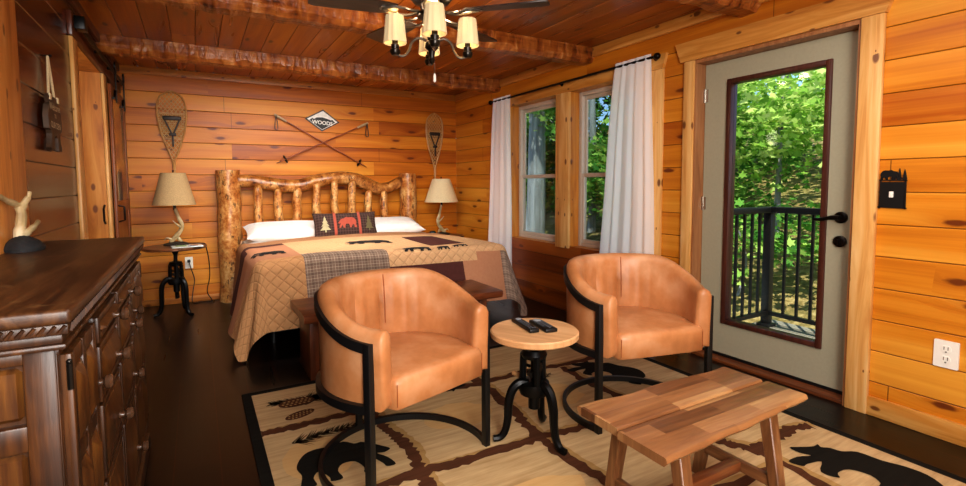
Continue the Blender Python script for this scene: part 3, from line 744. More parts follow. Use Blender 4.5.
bm = B(); bx(bm, MX0, MX1, MY0+.02, HB-.1, .36, .685, 0, .06); obj('mattress', bm, M['pillow'], bed)
bm = B()
for x in (MX0+.1, 1.35, MX1-.1):
    for y in (MY0+.25, 5.0, HB-.25): tube(bm, [(x, y, 0), (x, y, .18)], .022, 10)
bx(bm, MX0+.03, MX1-.03, MY0+.08, MY0+.13, .13, .17); bx(bm, MX0+.03, MX0+.08, MY0+.08, HB-.15, .13, .17); bx(bm, MX1-.08, MX1-.03, MY0+.08, HB-.15, .13, .17)
obj('bed_frame', bm, M['matteblack'], bed)

# quilt: one patchwork sheet over the mattress and down the sides
QT, QX0, QX1, QY0, QY1 = .715, .37, 2.53, 5.62, 3.95
DXQ, DYQ = .56, .50
def sheetpos(s, tt):
    """s: distance across from the centre line, tt: distance down the bed from the pillow end"""
    cx = (QX0+QX1)/2; hw = (QX1-QX0)/2; L = QY0-QY1; R = .085
    ds = max(0, abs(s)-hw+R*.6); dt = max(0, tt-L+R*.6); sg = 1 if s > 0 else -1
    m = math.hypot(ds, dt)
    bx_ = cx+sg*min(abs(s), hw-R*.6); by_ = QY0-min(tt, L-R*.6)
    zt = QT+.012*math.sin(s*3.1+1)*math.cos(tt*2.3)-.02*sstep(.6, 1.04, abs(s))+.012*math.exp(-((s+.1)/.5)**2)-.015*sstep(.2, .0, tt)
    if m < 1e-6: return Vector((bx_, by_, zt))
    ux, uy = ds/m*sg, -dt/m
    fl = (.34 if ds > dt else .30) if s > 0 else lerp(.06, .30, min(1, tt/1.3))
    a = min(m/R, PI/2-fl); arc = R*(PI/2-fl)
    h = R*math.sin(a); dz = R*(1-math.cos(a))
    if m > arc:
        e = m-arc; h += e*math.sin(fl); dz += e*math.cos(fl)
        corner = min(ds, dt)/max(ds, dt, 1e-6)
        wv = min(1, e*3)
        h += .022*wv*math.sin((tt if ds > dt else s)*9.0+1.3)*(1-corner)+.05*wv*math.sin(math.atan2(dt, ds)*6)*corner
    z = max(.018, zt-dz)
    return Vector((bx_+ux*h, by_+uy*h, z))
S1 = (QX1-QX0)/2+DXQ; T1 = QY0-QY1+DYQ; L0 = QY0-QY1; HW = (QX1-QX0)/2
sb = [-S1, -HW-.12, -HW+.02, -.70, .02, .33, .62, .96, HW+.12, S1]
def patch(s, tt):
    """patch index by place on the sheet"""
    x = s+(QX0+QX1)/2
    if tt < .52: return 0
    if x < .70: return 3 if tt < (.92 if x < .36 else .68) else (4 if tt < 1.56 else 1)
    if x < 1.37: return 2 if tt < 1.52 else 5
    if x < 1.85: return 2 if tt < 1.80 else 3
    if x < 2.20:
        if .72 < tt < 1.48: return 3
        if tt < 1.80: return 2
        return 3 if x < 2.05 else 4
    if tt < 1.72: return 2
    return 6 if x > 2.46 else 4
def cloth(name, c1, c2, kind, k=1.0):
    t = NT(name); u = t.sep(t.new('ShaderNodeUVMap').outputs[0]); s_, t_ = u[0], u[1]
    n_ = t.noise(t.coords(), 40, 3)
    col = t.mix(n_, c1, c2); rough = .9
    if kind == 'diamond':
        a = t.math('ABSOLUTE', t.math('SUBTRACT', t.math('FRACT', t.math('MULTIPLY', t.math('ADD', s_, t_), 11*k)), .5))
        b = t.math('ABSOLUTE', t.math('SUBTRACT', t.math('FRACT', t.math('MULTIPLY', t.math('SUBTRACT', s_, t_), 11*k)), .5))
        ln = t.math('MAXIMUM', a, b); m = t.math('GREATER_THAN', ln, .47)
        col = t.mix(t.math('MULTIPLY', m, .28), col, '6a3f1e')
        t.bump(t.math('SUBTRACT', 0, t.math('POWER', t.math('MULTIPLY', ln, 2), 6)), .5, .012)
    elif kind == 'plaid':
        for ax, fr_ in ((s_, 42), (t_, 42)):
            f1 = t.math('FRACT', t.math('MULTIPLY', ax, fr_))
            col = t.mix(t.math('MULTIPLY', t.math('LESS_THAN', f1, .16), .45), col, 'd9c8ae')
            f2 = t.math('FRACT', t.math('MULTIPLY', ax, fr_/3))
            col = t.mix(t.math('MULTIPLY', t.math('LESS_THAN', f2, .4), .25), col, '3d2a26')
    elif kind == 'bind':
        pass
    return t.fin(col, .9, 0, .2)
QM = [cloth('quilt_brown', 'a87a54', 'b68862', 'diamond'), cloth('quilt_tan', 'b98a5e', 'c6986a', 'diamond'), cloth('quilt_light_tan', 'cba277', 'd8b084', 'diamond'),
      cloth('quilt_maroon', '4c2a26', '5b332d', 'plain'), cloth('quilt_rust', 'b07c5c', 'bd8a69', 'plain'), cloth('quilt_plaid', '7d675a', '8d7667', 'plaid'), cloth('quilt_plaid_grey', '8b7365', '9d8474', 'plaid')]
bm = B(); uvl = bm.loops.layers.uv.new('UVMap'); NS, NTT = 128, 88; ss = [lerp(-S1, S1, i/NS) for i in range(NS+1)]; tt_ = [lerp(0, T1, j/NTT) for j in range(NTT+1)]
for edge in (.36, .70, 1.37, 1.85, 2.05, 2.20, 2.46): ss[min(range(NS+1), key=lambda i: abs(ss[i]+1.45-edge))] = edge-1.45
for edge in (.52, .68, .72, .92, 1.48, 1.52, 1.56, 1.72, 1.80): tt_[min(range(NTT+1), key=lambda i: abs(tt_[i]-edge))] = edge
V = [[bm.verts.new(sheetpos(s, q)) for q in tt_] for s in ss]
for i in range(NS):
    for j in range(NTT):
        f_ = bm.faces.new((V[i][j], V[i+1][j], V[i+1][j+1], V[i][j+1])); f_.material_index = patch((ss[i]+ss[i+1])/2, (tt_[j]+tt_[j+1])/2)
        for lp, (a, b) in zip(f_.loops, ((i, j), (i+1, j), (i+1, j+1), (i, j+1))): lp[uvl].uv = (ss[a], tt_[b])
quilt = obj('quilt', bm, QM, None, 60); tag(quilt, 'brown patchwork quilt with black bears spread over the log bed', 'quilt')
BEAR = [(0, .42), (.05, .52), (.10, .60), (.15, .70), (.17, .80), (.20, .74), (.26, .80), (.34, .80), (.44, .93), (.60, .88), (.75, .90), (.88, .84), (.97, .66), (1.0, .48), (.97, .30), (1.0, .10), (1.0, 0), (.86, 0), (.87, .18), (.80, .30), (.72, .10), (.72, 0), (.60, 0), (.62, .20), (.55, .34), (.42, .32), (.36, .12), (.38, 0), (.26, 0), (.24, .30), (.16, .10), (.14, 0), (.04, 0), (.08, .22), (.16, .38), (.08, .36)]
def applique(par, s0, t0, w, h, mat, flip=False, name='bear_patch'):
    bm = B(); n_ = len(BEAR)
    pts = [((1-a if flip else a), b) for a, b in BEAR]
    flatpoly(bm, [(s0+a*w, t0+(1-b)*h) for a, b in pts], lambda u, v: Vector((u, v, 0)))
    bmesh.ops.subdivide_edges(bm, edges=bm.edges[:], cuts=2)
    for v_ in bm.verts: p = sheetpos(v_.co.x, v_.co.y); v_.co = p+Vector((0, 0, .005))
    obj(name, bm, mat, par)
BLK = simple('black_felt', '1d1917', .95)
applique(quilt, -.27, .86, .44, .26, BLK)
applique(quilt, -1.10, 1.12, .27, .24, BLK)
for a, b, c_ in ((.06, 1.55, .26), (.38, 1.60, .12), (.54, 1.58, .15)): applique(quilt, a, b, c_, .13 if c_ > .2 else .08, BLK)

# pillows
def pillow(name, w, d_, h, mat, seed, puff=1.0):
    bm = B(); N = 18; V = {}
    for sd in (1, -1):
        for i in range(N+1):
            for j in range(N+1):
                u, v = i/N*2-1, j/N*2-1
                if sd < 0 and (i in (0, N) or j in (0, N)): V[(sd, i, j)] = V[(1, i, j)]; continue
                e = max(0, (1-u**4))*max(0, (1-v**4)); z = sd*h/2*e**.55
                px = u*w/2*(1-.05*(1-v*v)*0-.06*(v*v)*0)*(1-.035*(1-u*u)*0); 
                k = 1-.05*(1-abs(v)**2)*abs(u)**3; k2 = 1-.07*(1-abs(u)**2)*abs(v)**3
                z += .010*noise.noise(Vector((u*2.5+seed, v*2.5, sd)))*e
                V[(sd, i, j)] = bm.verts.new((u*w/2*k, v*d_/2*k2, z))
    for sd in (1, -1):
        for i in range(N):
            for j in range(N):
                q = [V[(sd, i, j)], V[(sd, i+1, j)], V[(sd, i+1, j+1)], V[(sd, i, j+1)]]
                try: bm.faces.new(q if sd > 0 else q[::-1])
                except ValueError: pass
    return obj(name, bm, mat, None, 80)
p = pillow('bed_pillow', .96, .46, .17, M['pillow'], 1); p.location = (.90, 5.73, .765); p.rotation_euler = (.22, .02, .02)
tag(p, 'white pillow at the left of the headboard behind the bear cushion', 'pillow')
p = pillow('bed_pillow', .94, .46, .17, M['pillow'], 5); p.location = (1.93, 5.73, .765); p.rotation_euler = (.22, -.02, -.02)
tag(p, 'white pillow at the right of the headboard nearest the lamp', 'pillow')
def mk_cush():
    t = NT('brown_plaid_cushion'); o = t.sep(t.coords())
    col = t.mix(t.noise(t.coords(), 60, 2), '2f201e', '45302b')
    for a in (0, 1):
        f = t.math('FRACT', t.math('MULTIPLY', o[a], 34)); col = t.mix(t.math('MULTIPLY', t.math('LESS_THAN', f, .3), .3), col, '6b544a')
    return t.fin(col, .95, 0, .2)
cu = pillow('lumbar_cushion', .70, .30, .13, mk_cush(), 9); cu.location = (1.415, 5.44, .828); cu.rotation_euler = (1.18, 0, .0)
tag(cu, 'dark brown oblong cushion with red bear and pine trees leaning on the pillows', 'cushion')
def onc(u, v): 
    x, y = u/.35, v/.15
    e = max(0, 1-x**4)*max(0, 1-y**4); return (u, v, .065*e**.55+.010)
def cpoly(name, poly, mat):
    bm = B(); flatpoly(bm, poly, lambda u, v: Vector((u, v, 0))); bmesh.ops.subdivide_edges(bm, edges=bm.edges[:], cuts=5, use_grid_fill=True)
    for q in bm.verts: q.co = onc(q.co.x, q.co.y)
    return obj(name, bm, mat, cu)
RED = simple('rust_red_felt', '9c4a38', .95); TAN = simple('sage_tan_felt', 'a39a78', .95); OLV = simple('olive_felt', '5f5638', .95)
cpoly('bear_patch', [(-.10+a*.20, -.05+b*.13) for a, b in BEAR], RED)
for x in (-.13, .135): cpoly('stripe', [(x-.014, -.138+k*.023) for k in range(13)]+[(x+.014, .138-k*.023) for k in range(13)], RED)
def pine(cx_, w, h, n=4):
    L = [(cx_, h)]; R_ = []
    for k in range(n):
        y = h-(k+1)*(h*2)/(n+.6); ww = w*(k+1.2)/(n+.2)
        L.append((cx_+ww, y)); L.append((cx_+ww*.5, y+.006)); R_.append((cx_-ww, y)); R_.append((cx_-ww*.5, y+.006))
    return L[:-1]+[(cx_+.008, L[-2][1]), (cx_+.008, -h), (cx_-.008, -h), (cx_-.008, R_[-2][1])]+R_[:-1][::-1]
cpoly('pine_patch', pine(-.235, .055, .09), TAN); cpoly('pine_patch', pine(.24, .05, .09), OLV)

# ------------------------------------------------------------------ crank tables
def mk_top_l():
    return wood_mat('round_top_brown', 0, ('3c2012', '6b4128', '8d5d3c'), .3)
def mk_top_r():
    t = NT('round_top_light'); o = t.sep(t.coords())
    v = t.comb(t.math('MULTIPLY', t.math('ADD', o[0], t.math('MULTIPLY', o[1], .4)), 1.2), t.math('MULTIPLY', t.math('SUBTRACT', o[1], t.math('MULTIPLY', o[0], .4)), 16), 0)
    g = t.noise(v, 1.5, 4, .6, .5)
    w2 = t.new('ShaderNodeTexWhiteNoise', noise_dimensions='1D'); t.link(t.math('FLOOR', t.math('MULTIPLY', t.math('SUBTRACT', o[1], t.math('MULTIPLY', o[0], .4)), 9)), w2.inputs['W'])
    f = t.math('ADD', t.math('MULTIPLY', g, .7), t.math('MULTIPLY', w2.outputs['Value'], .3))
    t.bump(g, .1, .003)
    return t.fin(t.ramp(f, [(.3, 'bd9062'), (.5, 'd6ac7c'), (.75, 'e6c69a')]), .42)
def crank_table(name, label, loc, rz, R, H, topmat, topt=.032, s=1.0, cat='side table'):
    r = thing(name, label, cat, loc, rz)
    bm = B(); lathe(bm, [(0, H-topt), (R-.008, H-topt), (R, H-topt+.006), (R, H-.006), (R-.006, H), (0, H)], 56, cap=False); obj('tabletop', bm, topmat, r)
    Ht = H-topt
    bm = B(); prof = []
    tube(bm, [(0, 0, .16*s), (0, 0, Ht)], .017*s, 14)
    k = 0
    while k < 26:                                       # thread rings of the screw
        z = .17*s+k*(.10*s)/26; k += 1
        lathe(bm, [(.016*s, z-.0018), (.0205*s, z), (.016*s, z+.0018)], 12, cap=False)
    lathe(bm, [(.0, Ht-.012), (.075, Ht-.012), (.075, Ht), (0, Ht)], 20, cap=False); lathe(bm, [(.018, Ht-.06), (.022, Ht-.05), (.038, Ht-.013)], 16, cap=False)
    obj('screw_column', bm, M['black'], r)
    hb = Ht*.52
    bm = B()
    lathe(bm, [(.02*s, hb-.035), (.07*s, hb-.035), (.078*s, hb-.01), (.074*s, hb+.022), (.03*s, hb+.03)], 20)
    lathe(bm, [(.02*s, hb+.15*s), (.058*s, hb+.145*s), (.064*s, hb+.162*s), (.052*s, hb+.185*s), (.025*s, hb+.185*s)], 20)
    for a in range(3):
        q = a*2*PI/3+PI/3+.5
        tube(bm, [(.06*s*math.cos(q), .06*s*math.sin(q), hb), (.054*s*math.cos(q), .054*s*math.sin(q), hb+.16*s)], .017*s, 8)
    lathe(bm, [(.012, hb-.11*s), (.028*s, hb-.11*s), (.03*s, hb-.02)], 14)
    obj('gear_cage', bm, M['black'], r)
    bm = B(); g_ = []
    for k in range(24):
        a = k*PI/12; rr = .034 if k % 2 else .028
        g_.append((rr*s*math.cos(a), rr*s*math.sin(a)))
    prism(bm, g_, hb+.05*s, hb+.075*s, lambda u, v, w: (u, v, w)); 
    prism(bm, g_, .02*s, .035*s, lambda u, v, w: (w, u*.8, hb+.10*s+v*.8)); obj('gear', bm, M['steel'], r)
    bm = B(); tube(bm, cr([(-.03*s, 0, hb+.09*s), (-.085*s, 0, hb+.09*s), (-.09*s, 0, hb+.085*s), (-.09*s, -.0, hb+.02*s)], 4), .008*s, 8); cb = obj('crank', bm, M['black'], r)
    bm = B(); tube(bm, [(-.09*s, 0, hb+.02*s), (-.10*s, 0, hb+.02*s), (-.15*s, 0, hb+.02*s)], [.009*s, .014*s, .012*s], 10); obj('crank_knob', bm, M['knobw'], cb)
    for a in range(3):
        q = a*2*PI/3; c_, s_ = math.cos(q), math.sin(q); bm = B()
        pr = cr([(.035, hb+.01), (.075, hb+.018), (.11, hb-.015), (.128, hb-.08), (.132, .12), (.145, .055), (.17, .022), (.205, .017)], 5)
        pr = [Vector((p_[0]*s, p_[1], 0)) for p_ in pr]
        m = len(pr)
        tube(bm, [(p_[0]*c_, p_[0]*s_, p_[1]) for p_ in pr], [lerp(.026, .016, i/(m-1))*s for i in range(m)], 8)
        obj('leg', bm, M['black'], r)
    return r
M['knobw'] = simple('turned_knob', 'b28a5c', .5)
st = crank_table('side_table', 'round light wood table on a black iron crank base between the two armchairs', (1.412, 1.94, .012), math.radians(-81), .215, .55, mk_top_r(), .034, 1.0)
nl = crank_table('nightstand', 'round brown crank table left of the bed under the left lamp', (-.205, 5.68, 0), math.radians(-52), .275, .68, mk_top_l(), .026, 1.0, 'nightstand')
nr = dup(nl, (2.795, 5.86, -.0), math.radians(40), 'round brown crank table right of the bed in the back corner')
nr.scale = (1, 1, .885)

# ------------------------------------------------------------------ antler lamps
def lamp(label, x, y, z0, zs0, zs1, rb, rt, shade, flip=1, cat='table lamp'):
    r = thing('antler_lamp', label, cat, (x, y, z0))
    H0 = zs0-z0; H1 = zs1-z0
    bm = B(); rings = []
    for k, (rr, z) in enumerate(((.10, 0), (.105, .008), (.09, .02), (.05, .03), (.02, .034))):
        rnd = random.Random(k+3); rings.append([(rr*1.1*math.cos(a*PI/9)*rnd.uniform(.94, 1.05), rr*.8*math.sin(a*PI/9), z) for a in range(18)])
    loft(bm, rings); obj('base', bm, simple('lamp_base_dark', '2a261f', .6, 0, .4, 30, .4), r)
    bm = B(); f = flip
    tube(bm, cr([(-.05*f, 0, .025), (-.02*f, .01, .06), (.035*f, .01, .13), (.055*f, 0, .20), (.03*f, 0, .27), (.0, 0, H0-.03)], 5), [.02]*5+[.022]*5+[.021]*5+[.019]*5+[.016]*5+[.012], 10)
    tube(bm, cr([(.05*f, 0, .03), (.02*f, .015, .065), (-.0*f, .02, .10), (.03*f, .02, .13)], 4), [.012, .014, .016, .017, .017, .016, .015, .015, .014, .012, .011, .010, .009], 8)
    tube(bm, cr([(.05*f, 0, .17), (.02*f, -.02, .2), (-.02*f, -.03, .245)], 4), [.014, .013, .012, .011, .009, .008, .006, .004, .003], 8)
    tube(bm, cr([(-.03*f, 0, .05), (-.075*f, -.01, .075), (-.10*f, -.01, .05)], 4), [.012, .012, .011, .009, .008, .006, .004, .003, .003], 8)
    obj('antler', bm, M['antler'], r)
    bm = B(); tube(bm, [(0, 0, H0-.05), (0, 0, H0+.03)], .014, 10); tube(bm, [(0, 0, H0+.03), (0, 0, H1+.02)], .004, 6)
    tube(bm, [(-rt*.98, 0, H1-.012), (rt*.98, 0, H1-.012)], .003, 6); tube(bm, [(0, -rt*.98, H1-.012), (0, rt*.98, H1-.012)], .003, 6)
    lathe(bm, [(0, H1+.03), (.008, H1+.026), (.01, H1+.018), (.004, H1+.008)], 10); obj('socket', bm, M['bronze'], r)
    bm = B(); lathe(bm, [(rb, H0), (rt, H1), (rt-.003, H1), (rb-.003, H0)], 48, cap=False); lathe(bm, [(rb+.001, H0), (rb+.001, H0+.01)], 48, cap=False); lathe(bm, [(rt+.001, H1-.01), (rt+.001, H1)], 48, cap=False)
    obj('lamp_shade', bm, shade, r); return r
lamp('antler table lamp with tan burlap shade on the left nightstand', -.195, 5.75, .683, 1.082, 1.397, .188, .108, M['burlap'], 1)
lamp('antler table lamp with cream shade on the right nightstand', 2.808, 5.93, .603, 1.036, 1.34, .222, .117, M['cream'], -1)
for loc, lab, tz in (((-.10, 5.52, .683), 'white folded brochure lying on the left nightstand', .004),):
    bm = B(); R_ = Matrix.Rotation(.12, 3, 'Z')
    box(bm, (loc[0], loc[1], loc[2]+.006), (.26, .18, .010), 0, R_, .002)
    bro = obj('brochure', bm, simple('glossy_paper', 'cfd6d2', .4, 0, .1, 6)); tag(bro, lab, 'brochure')
    for k, (c_, dx, dy, w, h) in enumerate((('7fa06b', -.05, .01, .09, .11), ('b9772f', .06, .03, .07, .05), ('5d86a8', .05, -.04, .08, .05))):
        bm = B(); box(bm, (loc[0]+dx, loc[1]+dy, loc[2]+.0115), (w, h, .001), 0, R_); obj('printed_picture', bm, simple('print_%d' % k, c_, .4, 0, .3, 40), bro)
bm = B(); lathe(bm, [(0, 0), (.036, 0), (.042, .012), (.043, .05), (.036, .066), (.03, .07), (.0, .072)], 20, (2.62, 5.80, .602)); jar = obj('candle_jar', bm, simple('dark_teal_glass', '20383a', .2)); tag(jar, 'small dark teal jar beside the right lamp', 'jar')

# ------------------------------------------------------------------ barrel armchairs
def armchair(label, loc, rz):
    r = thing('armchair', label, 'armchair', loc, rz, 'tan leather barrel chairs')
    R, PA = .388, math.radians(112); LT = .10; n = 60; ARC = PA*R; SE = ARC+LT
    def path(s, rad):
        sg = 1 if s >= 0 else -1; q = abs(s)
        if q <= ARC:
            p = s/R; return Vector((rad*math.sin(p), rad*math.cos(p), 0)), Vector((math.cos(p), -math.sin(p), 0)), p
        e = q-ARC; tg = Vector((math.cos(PA)*sg, -math.sin(PA), 0))
        return Vector((rad*math.sin(PA)*sg, rad*math.cos(PA), 0))+tg*e, tg*sg, sg*(PA+e/R)
    def ztop(p): return .705+(.832-.705)*(1-sstep(math.radians(50), math.radians(122), abs(p)))
    bm = B(); rings = []
    for i in range(-3, n+4):
        s = lerp(-SE, SE, min(max(i, 0), n)/n); zb = .395; ins = 0; shift = 0
        k_ = -i if i < 0 else (i-n if i > n else 0)
        if k_: ins = (.004, .012, .026)[k_-1]; shift = (.008, .014, .017)[k_-1]*(-1 if i < 0 else 1)
        c0, tg, p = path(s, 1e-6 if False else R); zt = ztop(p)
        th = .070+.026*(1-sstep(.3, 1.7, abs(p)))
        pl = (.026*(.6-abs(math.sin(p*9.5+.7*math.sin(p*7)+.5)))+.005*math.sin(p*37))*sstep(1.25, .35, abs(p-.1)) if not k_ else 0
        sec = [(0-ins, zb+ins), (.001-ins, zb+.1), (.004-ins, zt-.12), (.006-ins, zt-.04), (-.004-ins*.6, zt-.016-ins*.6), (-.022-ins*.3, zt-.004-ins), (-th*.55, zt-ins), (-th+.018+ins*.3, zt-.006-ins), (-th+.003+ins*.6, zt-.02-ins*.6), (-th-.002+ins, zt-.045), (-th-.006+ins+pl*.5, zt-.09), (-th-.010+ins+pl, zt-.17), (-th-.016+ins+pl*.8, max(.50, zt-.26)), (-th-.014+ins, .42), (-th+ins, zb+ins)]
        nr_ = Vector((tg.y, -tg.x, 0)); nr_ = -nr_ if nr_.dot(c0) < 0 else nr_
        rings.append([tuple(c0+nr_*o_+tg*shift+Vector((0, 0, z))) for o_, z in sec])
    loft(bm, rings); obj('backrest', bm, M['leather'], r, 50)
    # seat: inner disc with a straight front edge
    bm = B(); ri = R-.074; yf = -.262; out = []
    a0 = math.radians(110)
    for i in range(41):
        p = lerp(-a0, a0, i/40); out.append((ri*math.sin(p), ri*math.cos(p)))
    xe = out[-1][0]
    front = [(xe-.022, yf+.06), (xe-.030, yf+.014), (xe-.044, yf), (xe*.5, yf-.004), (0, yf-.006), (-xe*.5, yf-.004), (-xe+.044, yf), (-xe+.030, yf+.014), (-xe+.022, yf+.06)]
    out = out+front; N = len(out)
    lv = [(.385, .985), (.39, 1.0), (.455, 1.0), (.482, 1.0), (.500, .985), (.510, .95), (.516, .86), (.524, .6), (.528, .3)]
    cy_ = .04
    rings = [[(x*s_, cy_+(y-cy_)*s_, z) for x, y in out] for z, s_ in lv]
    loft(bm, rings); obj('seat', bm, M['leather'], r, 60)
    # seams
    for sx in (-1, 1):
        bm = B(); tube(bm, [(sx*(xe-.040), yf+.001, .40), (sx*(xe-.040), yf+.001, .49)], .002, 6); obj('seam', bm, M['seam'], r)
    sq = .30; th = .070+.026*(1-sstep(.3, 1.7, sq)); zt = ztop(sq)
    pl = (.026*(.6-abs(math.sin(sq*9.5+.7*math.sin(sq*7)+.5)))+.005*math.sin(sq*37))*sstep(1.25, .35, abs(sq-.1))
    bm = B(); tube(bm, [((R+o_)*math.sin(sq), (R+o_)*math.cos(sq), z_) for o_, z_ in ((-th-.016+pl*.8, zt-.26), (-th-.010+pl, zt-.17), (-th-.006+pl*.5, zt-.09), (-th-.002, zt-.045), (-th+.004, zt-.02))], .0032, 6); obj('seam', bm, M['seam'], r)
    # steel frame
    RF = R+.012; SL = ARC+.055
    def bar(nm, zf, w, h, rad=RF, k=60):
        bm = B(); rings = []
        for i in range(k+1):
            s = lerp(-SL, SL, i/k); c0, tg, p = path(s, rad); z = zf(p)
            nr_ = Vector((tg.y, -tg.x, 0)); nr_ = -nr_ if nr_.dot(c0) < 0 else nr_
            rings.append([tuple(c0+nr_*a_*w/2+Vector((0, 0, z+b_*h/2))) for a_, b_ in ((1, -1), (1, 1), (-1, 1), (-1, -1))])
        loft(bm, rings); return obj(nm, bm, M['matteblack'], r)
    bar('arm_band', lambda p: ztop(p)-.065, .018, .04)
    bar('seat_band', lambda p: .40, .024, .034)
    bar('floor_ring', lambda p: .016, .02, .032)
    for sx in (-1, 1):
        c0, tg, p = path(SL*sx, RF); bm = B()
        box(bm, (c0.x, c0.y, .33), (.03, .034, .66), 0, Matrix.Rotation(-sx*.17, 3, 'Z'), .002); obj('leg', bm, M['matteblack'], r)
    bm = B(); box(bm, (0, RF, .20), (.034, .02, .38), 0, None, .002); obj('leg', bm, M['matteblack'], r)
    r.scale = (.945, .965, 1)
    return r
armchair('tan leather barrel armchair on the left with its back to the bed bench', (.80, 2.09, .012), math.radians(17.5))
armchair('tan leather barrel armchair on the right in front of the glazed door', (2.09, 1.935, .012), math.radians(-13))

# ------------------------------------------------------------------ coffee table
M['acacia'] = None
def mk_acacia():
    t = NT('acacia_blocks'); o = t.sep(t.coords())
    row = t.math('FLOOR', t.math('MULTIPLY', o[1], 14)); 
    w1 = t.new('ShaderNodeTexWhiteNoise', noise_dimensions='1D'); t.link(row, w1.inputs['W'])
    u = t.math('ADD', t.math('MULTIPLY', o[0], 3.2), t.math('MULTIPLY', w1.outputs['Value'], 5)); seg = t.math('FLOOR', u)
    w2 = t.new('ShaderNodeTexWhiteNoise', noise_dimensions='2D'); t.link(t.comb(row, seg, 0), w2.inputs['Vector'])
    g = t.noise(t.comb(t.math('MULTIPLY', o[0], 2), t.math('ADD', t.math('MULTIPLY', o[1], 22), t.math('MULTIPLY', w2.outputs['Value'], 30)), o[2]), 1.5, 4, .6, .6)
    f = t.math('ADD', t.math('MULTIPLY', g, .55), t.math('MULTIPLY', w2.outputs['Value'], .5))
    t.bump(g, .1, .003)
    return t.fin(t.ramp(f, [(.2, '4a2c18'), (.42, '754c2c'), (.64, '91663f'), (.85, 'b08a5c')]), .36)
ct = thing('coffee_table', 'small low wood coffee table with live edges and splayed legs on the rug', 'coffee table', (1.615, 1.17, .012), world=True)
def slab_top(bm, x0, x1, y0, y1, z0, z1, wav0, wav1, seed, n=30, e0=0, e1=0):
    rings = []
    for i in range(n+1):
        x = lerp(x0, x1, i/n)
        a = y0+e0*i/n+wav0*noise.noise(Vector((x*4.5, seed, 0)))+wav0*.4*noise.noise(Vector((x*11, seed, 3))); b = y1+e1*i/n+wav1*noise.noise(Vector((x*4.5, seed+9, 0)))
        e = .006 if (wav0 or wav1) else .003
        rings.append([(x, a+(.012 if wav0 else .002), z0), (x, a, (z0+z1)/2), (x, a+.006, z1-.002), (x, a+.012, z1), (x, b-.012, z1), (x, b-.006, z1-.002), (x, b, (z0+z1)/2), (x, b-(.012 if wav1 else .002), z0)])
    loft(bm, rings)
TZ = .452
AC = mk_acacia()
bm = B(); slab_top(bm, 1.19, 2.03, .965, 1.168, TZ-.03, TZ, .022, 0, 1, e0=.035); obj('top_plank', bm, AC, ct, 50)
bm = B(); slab_top(bm, 1.20, 2.025, 1.173, 1.382, TZ-.03, TZ, 0, .02, 2, e1=-.025); obj('top_plank', bm, AC, ct, 50)
ACL = wood_mat('acacia_leg', 2, ('4a2c18', '754c2c', '9c7248'), .4)
ACX = wood_mat('acacia_rail', 0, ('4e2512', '74401f', '965f36'), .4); ACY = wood_mat('acacia_end_rail', 1, ('4a2c18', '754c2c', '9c7248'), .4)
bm = B(); bx(bm, 1.25, 1.98, 1.10, 1.24, TZ-.05, TZ-.03); obj('batten', bm, ACX, ct)
for x, ya, yb_ in ((1.345, 1.05, 1.29), (1.86, 1.06, 1.28)):
    for sy, y in ((-1, ya), (1, yb_)):
        bm = B(); xb, yb = x, y+sy*.068
        w, dd = .026, .024
        loft(bm, [[(xb-w*.85, yb-dd*.8, .012), (xb+w*.85, yb-dd*.8, .012), (xb+w*.85, yb+dd*.8, .012), (xb-w*.85, yb+dd*.8, .012)], [(x-w, y-dd, TZ-.03), (x+w, y-dd, TZ-.03), (x+w, y+dd, TZ-.03), (x-w, y+dd, TZ-.03)]])
        bmesh.ops.bevel(bm, geom=bm.edges[:], offset=.004, segments=1, affect='EDGES'); obj('leg', bm, ACL, ct)
    bm = B(); bx(bm, x-.013, x+.013, ya-.035, yb_+.035, .12, .162, 0, .004); obj('end_rail', bm, ACY, ct)
bm = B(); bx(bm, 1.345, 1.86, 1.148, 1.192, .121, .161, 0, .004); obj('centre_rail', bm, ACX, ct)

# ------------------------------------------------------------------ bench at the foot of the bed
bn = thing('bench', 'dark brown live edge wooden bench at the foot of the bed behind the left armchair', 'bench', (1.28, 3.47, 0), world=True)
BW = wood_mat('bench_wood', 0, ('3a1a0c', '653218', '8a4d28'), .3)
bm = B(); slab_top(bm, .555, 2.03, 3.19, 3.72, .40, .452, .03, .012, 5); obj('seat_plank', bm, BW, bn, 50)
for x in (.63, 1.90):
    bm = B(); bx(bm, x-.03, x+.03, 3.27, 3.64, 0, .40, 0, .006); obj('leg', bm, wood_mat('bench_leg', 2, ('3a1a0c', '653218', '8a4d28'), .35), bn)

# ------------------------------------------------------------------ rug
RX0, RX1, RY0, RY1, RZ = .19, 2.80, -.55, 3.24, .012
def mk_rug(name, c1, c2, streak=1):
    t = NT(name); o = t.sep(t.coords())
    g = t.noise(t.comb(t.math('MULTIPLY', o[0], 2.2), t.math('MULTIPLY', o[1], 26), 0), 1.4, 4, .65); b_ = t.noise(t.coords(), 2.2, 3)
    f = t.math('ADD', t.math('MULTIPLY', g, .6), t.math('MULTIPLY', b_, .4))
    t.bump(t.noise(t.coords(), 320, 2), .35, .004)
    return t.fin(t.ramp(f, [(.32, c1), (.66, c2)]), .95, 0, .1)
RUGM = [mk_rug('rug_beige', 'a0855c', 'ccb388'), mk_rug('rug_black', '15130f', '201d18'), mk_rug('rug_brown', '432818', '5f3c28'), mk_rug('rug_tan', '937447', 'b3945f'), mk_rug('rug_dark_olive', '33281a', '574630'), mk_rug('rug_gold', 'bd9a66', 'cbab78')]
bm = B(); bx(bm, RX0, RX1, RY0, RY1, 0.001, RZ, 1)
bx(bm, RX0+.05, RX1-.05, RY0+.05, RY1-.05, RZ-.002, RZ+.0008, 0)
NS_ = [0]
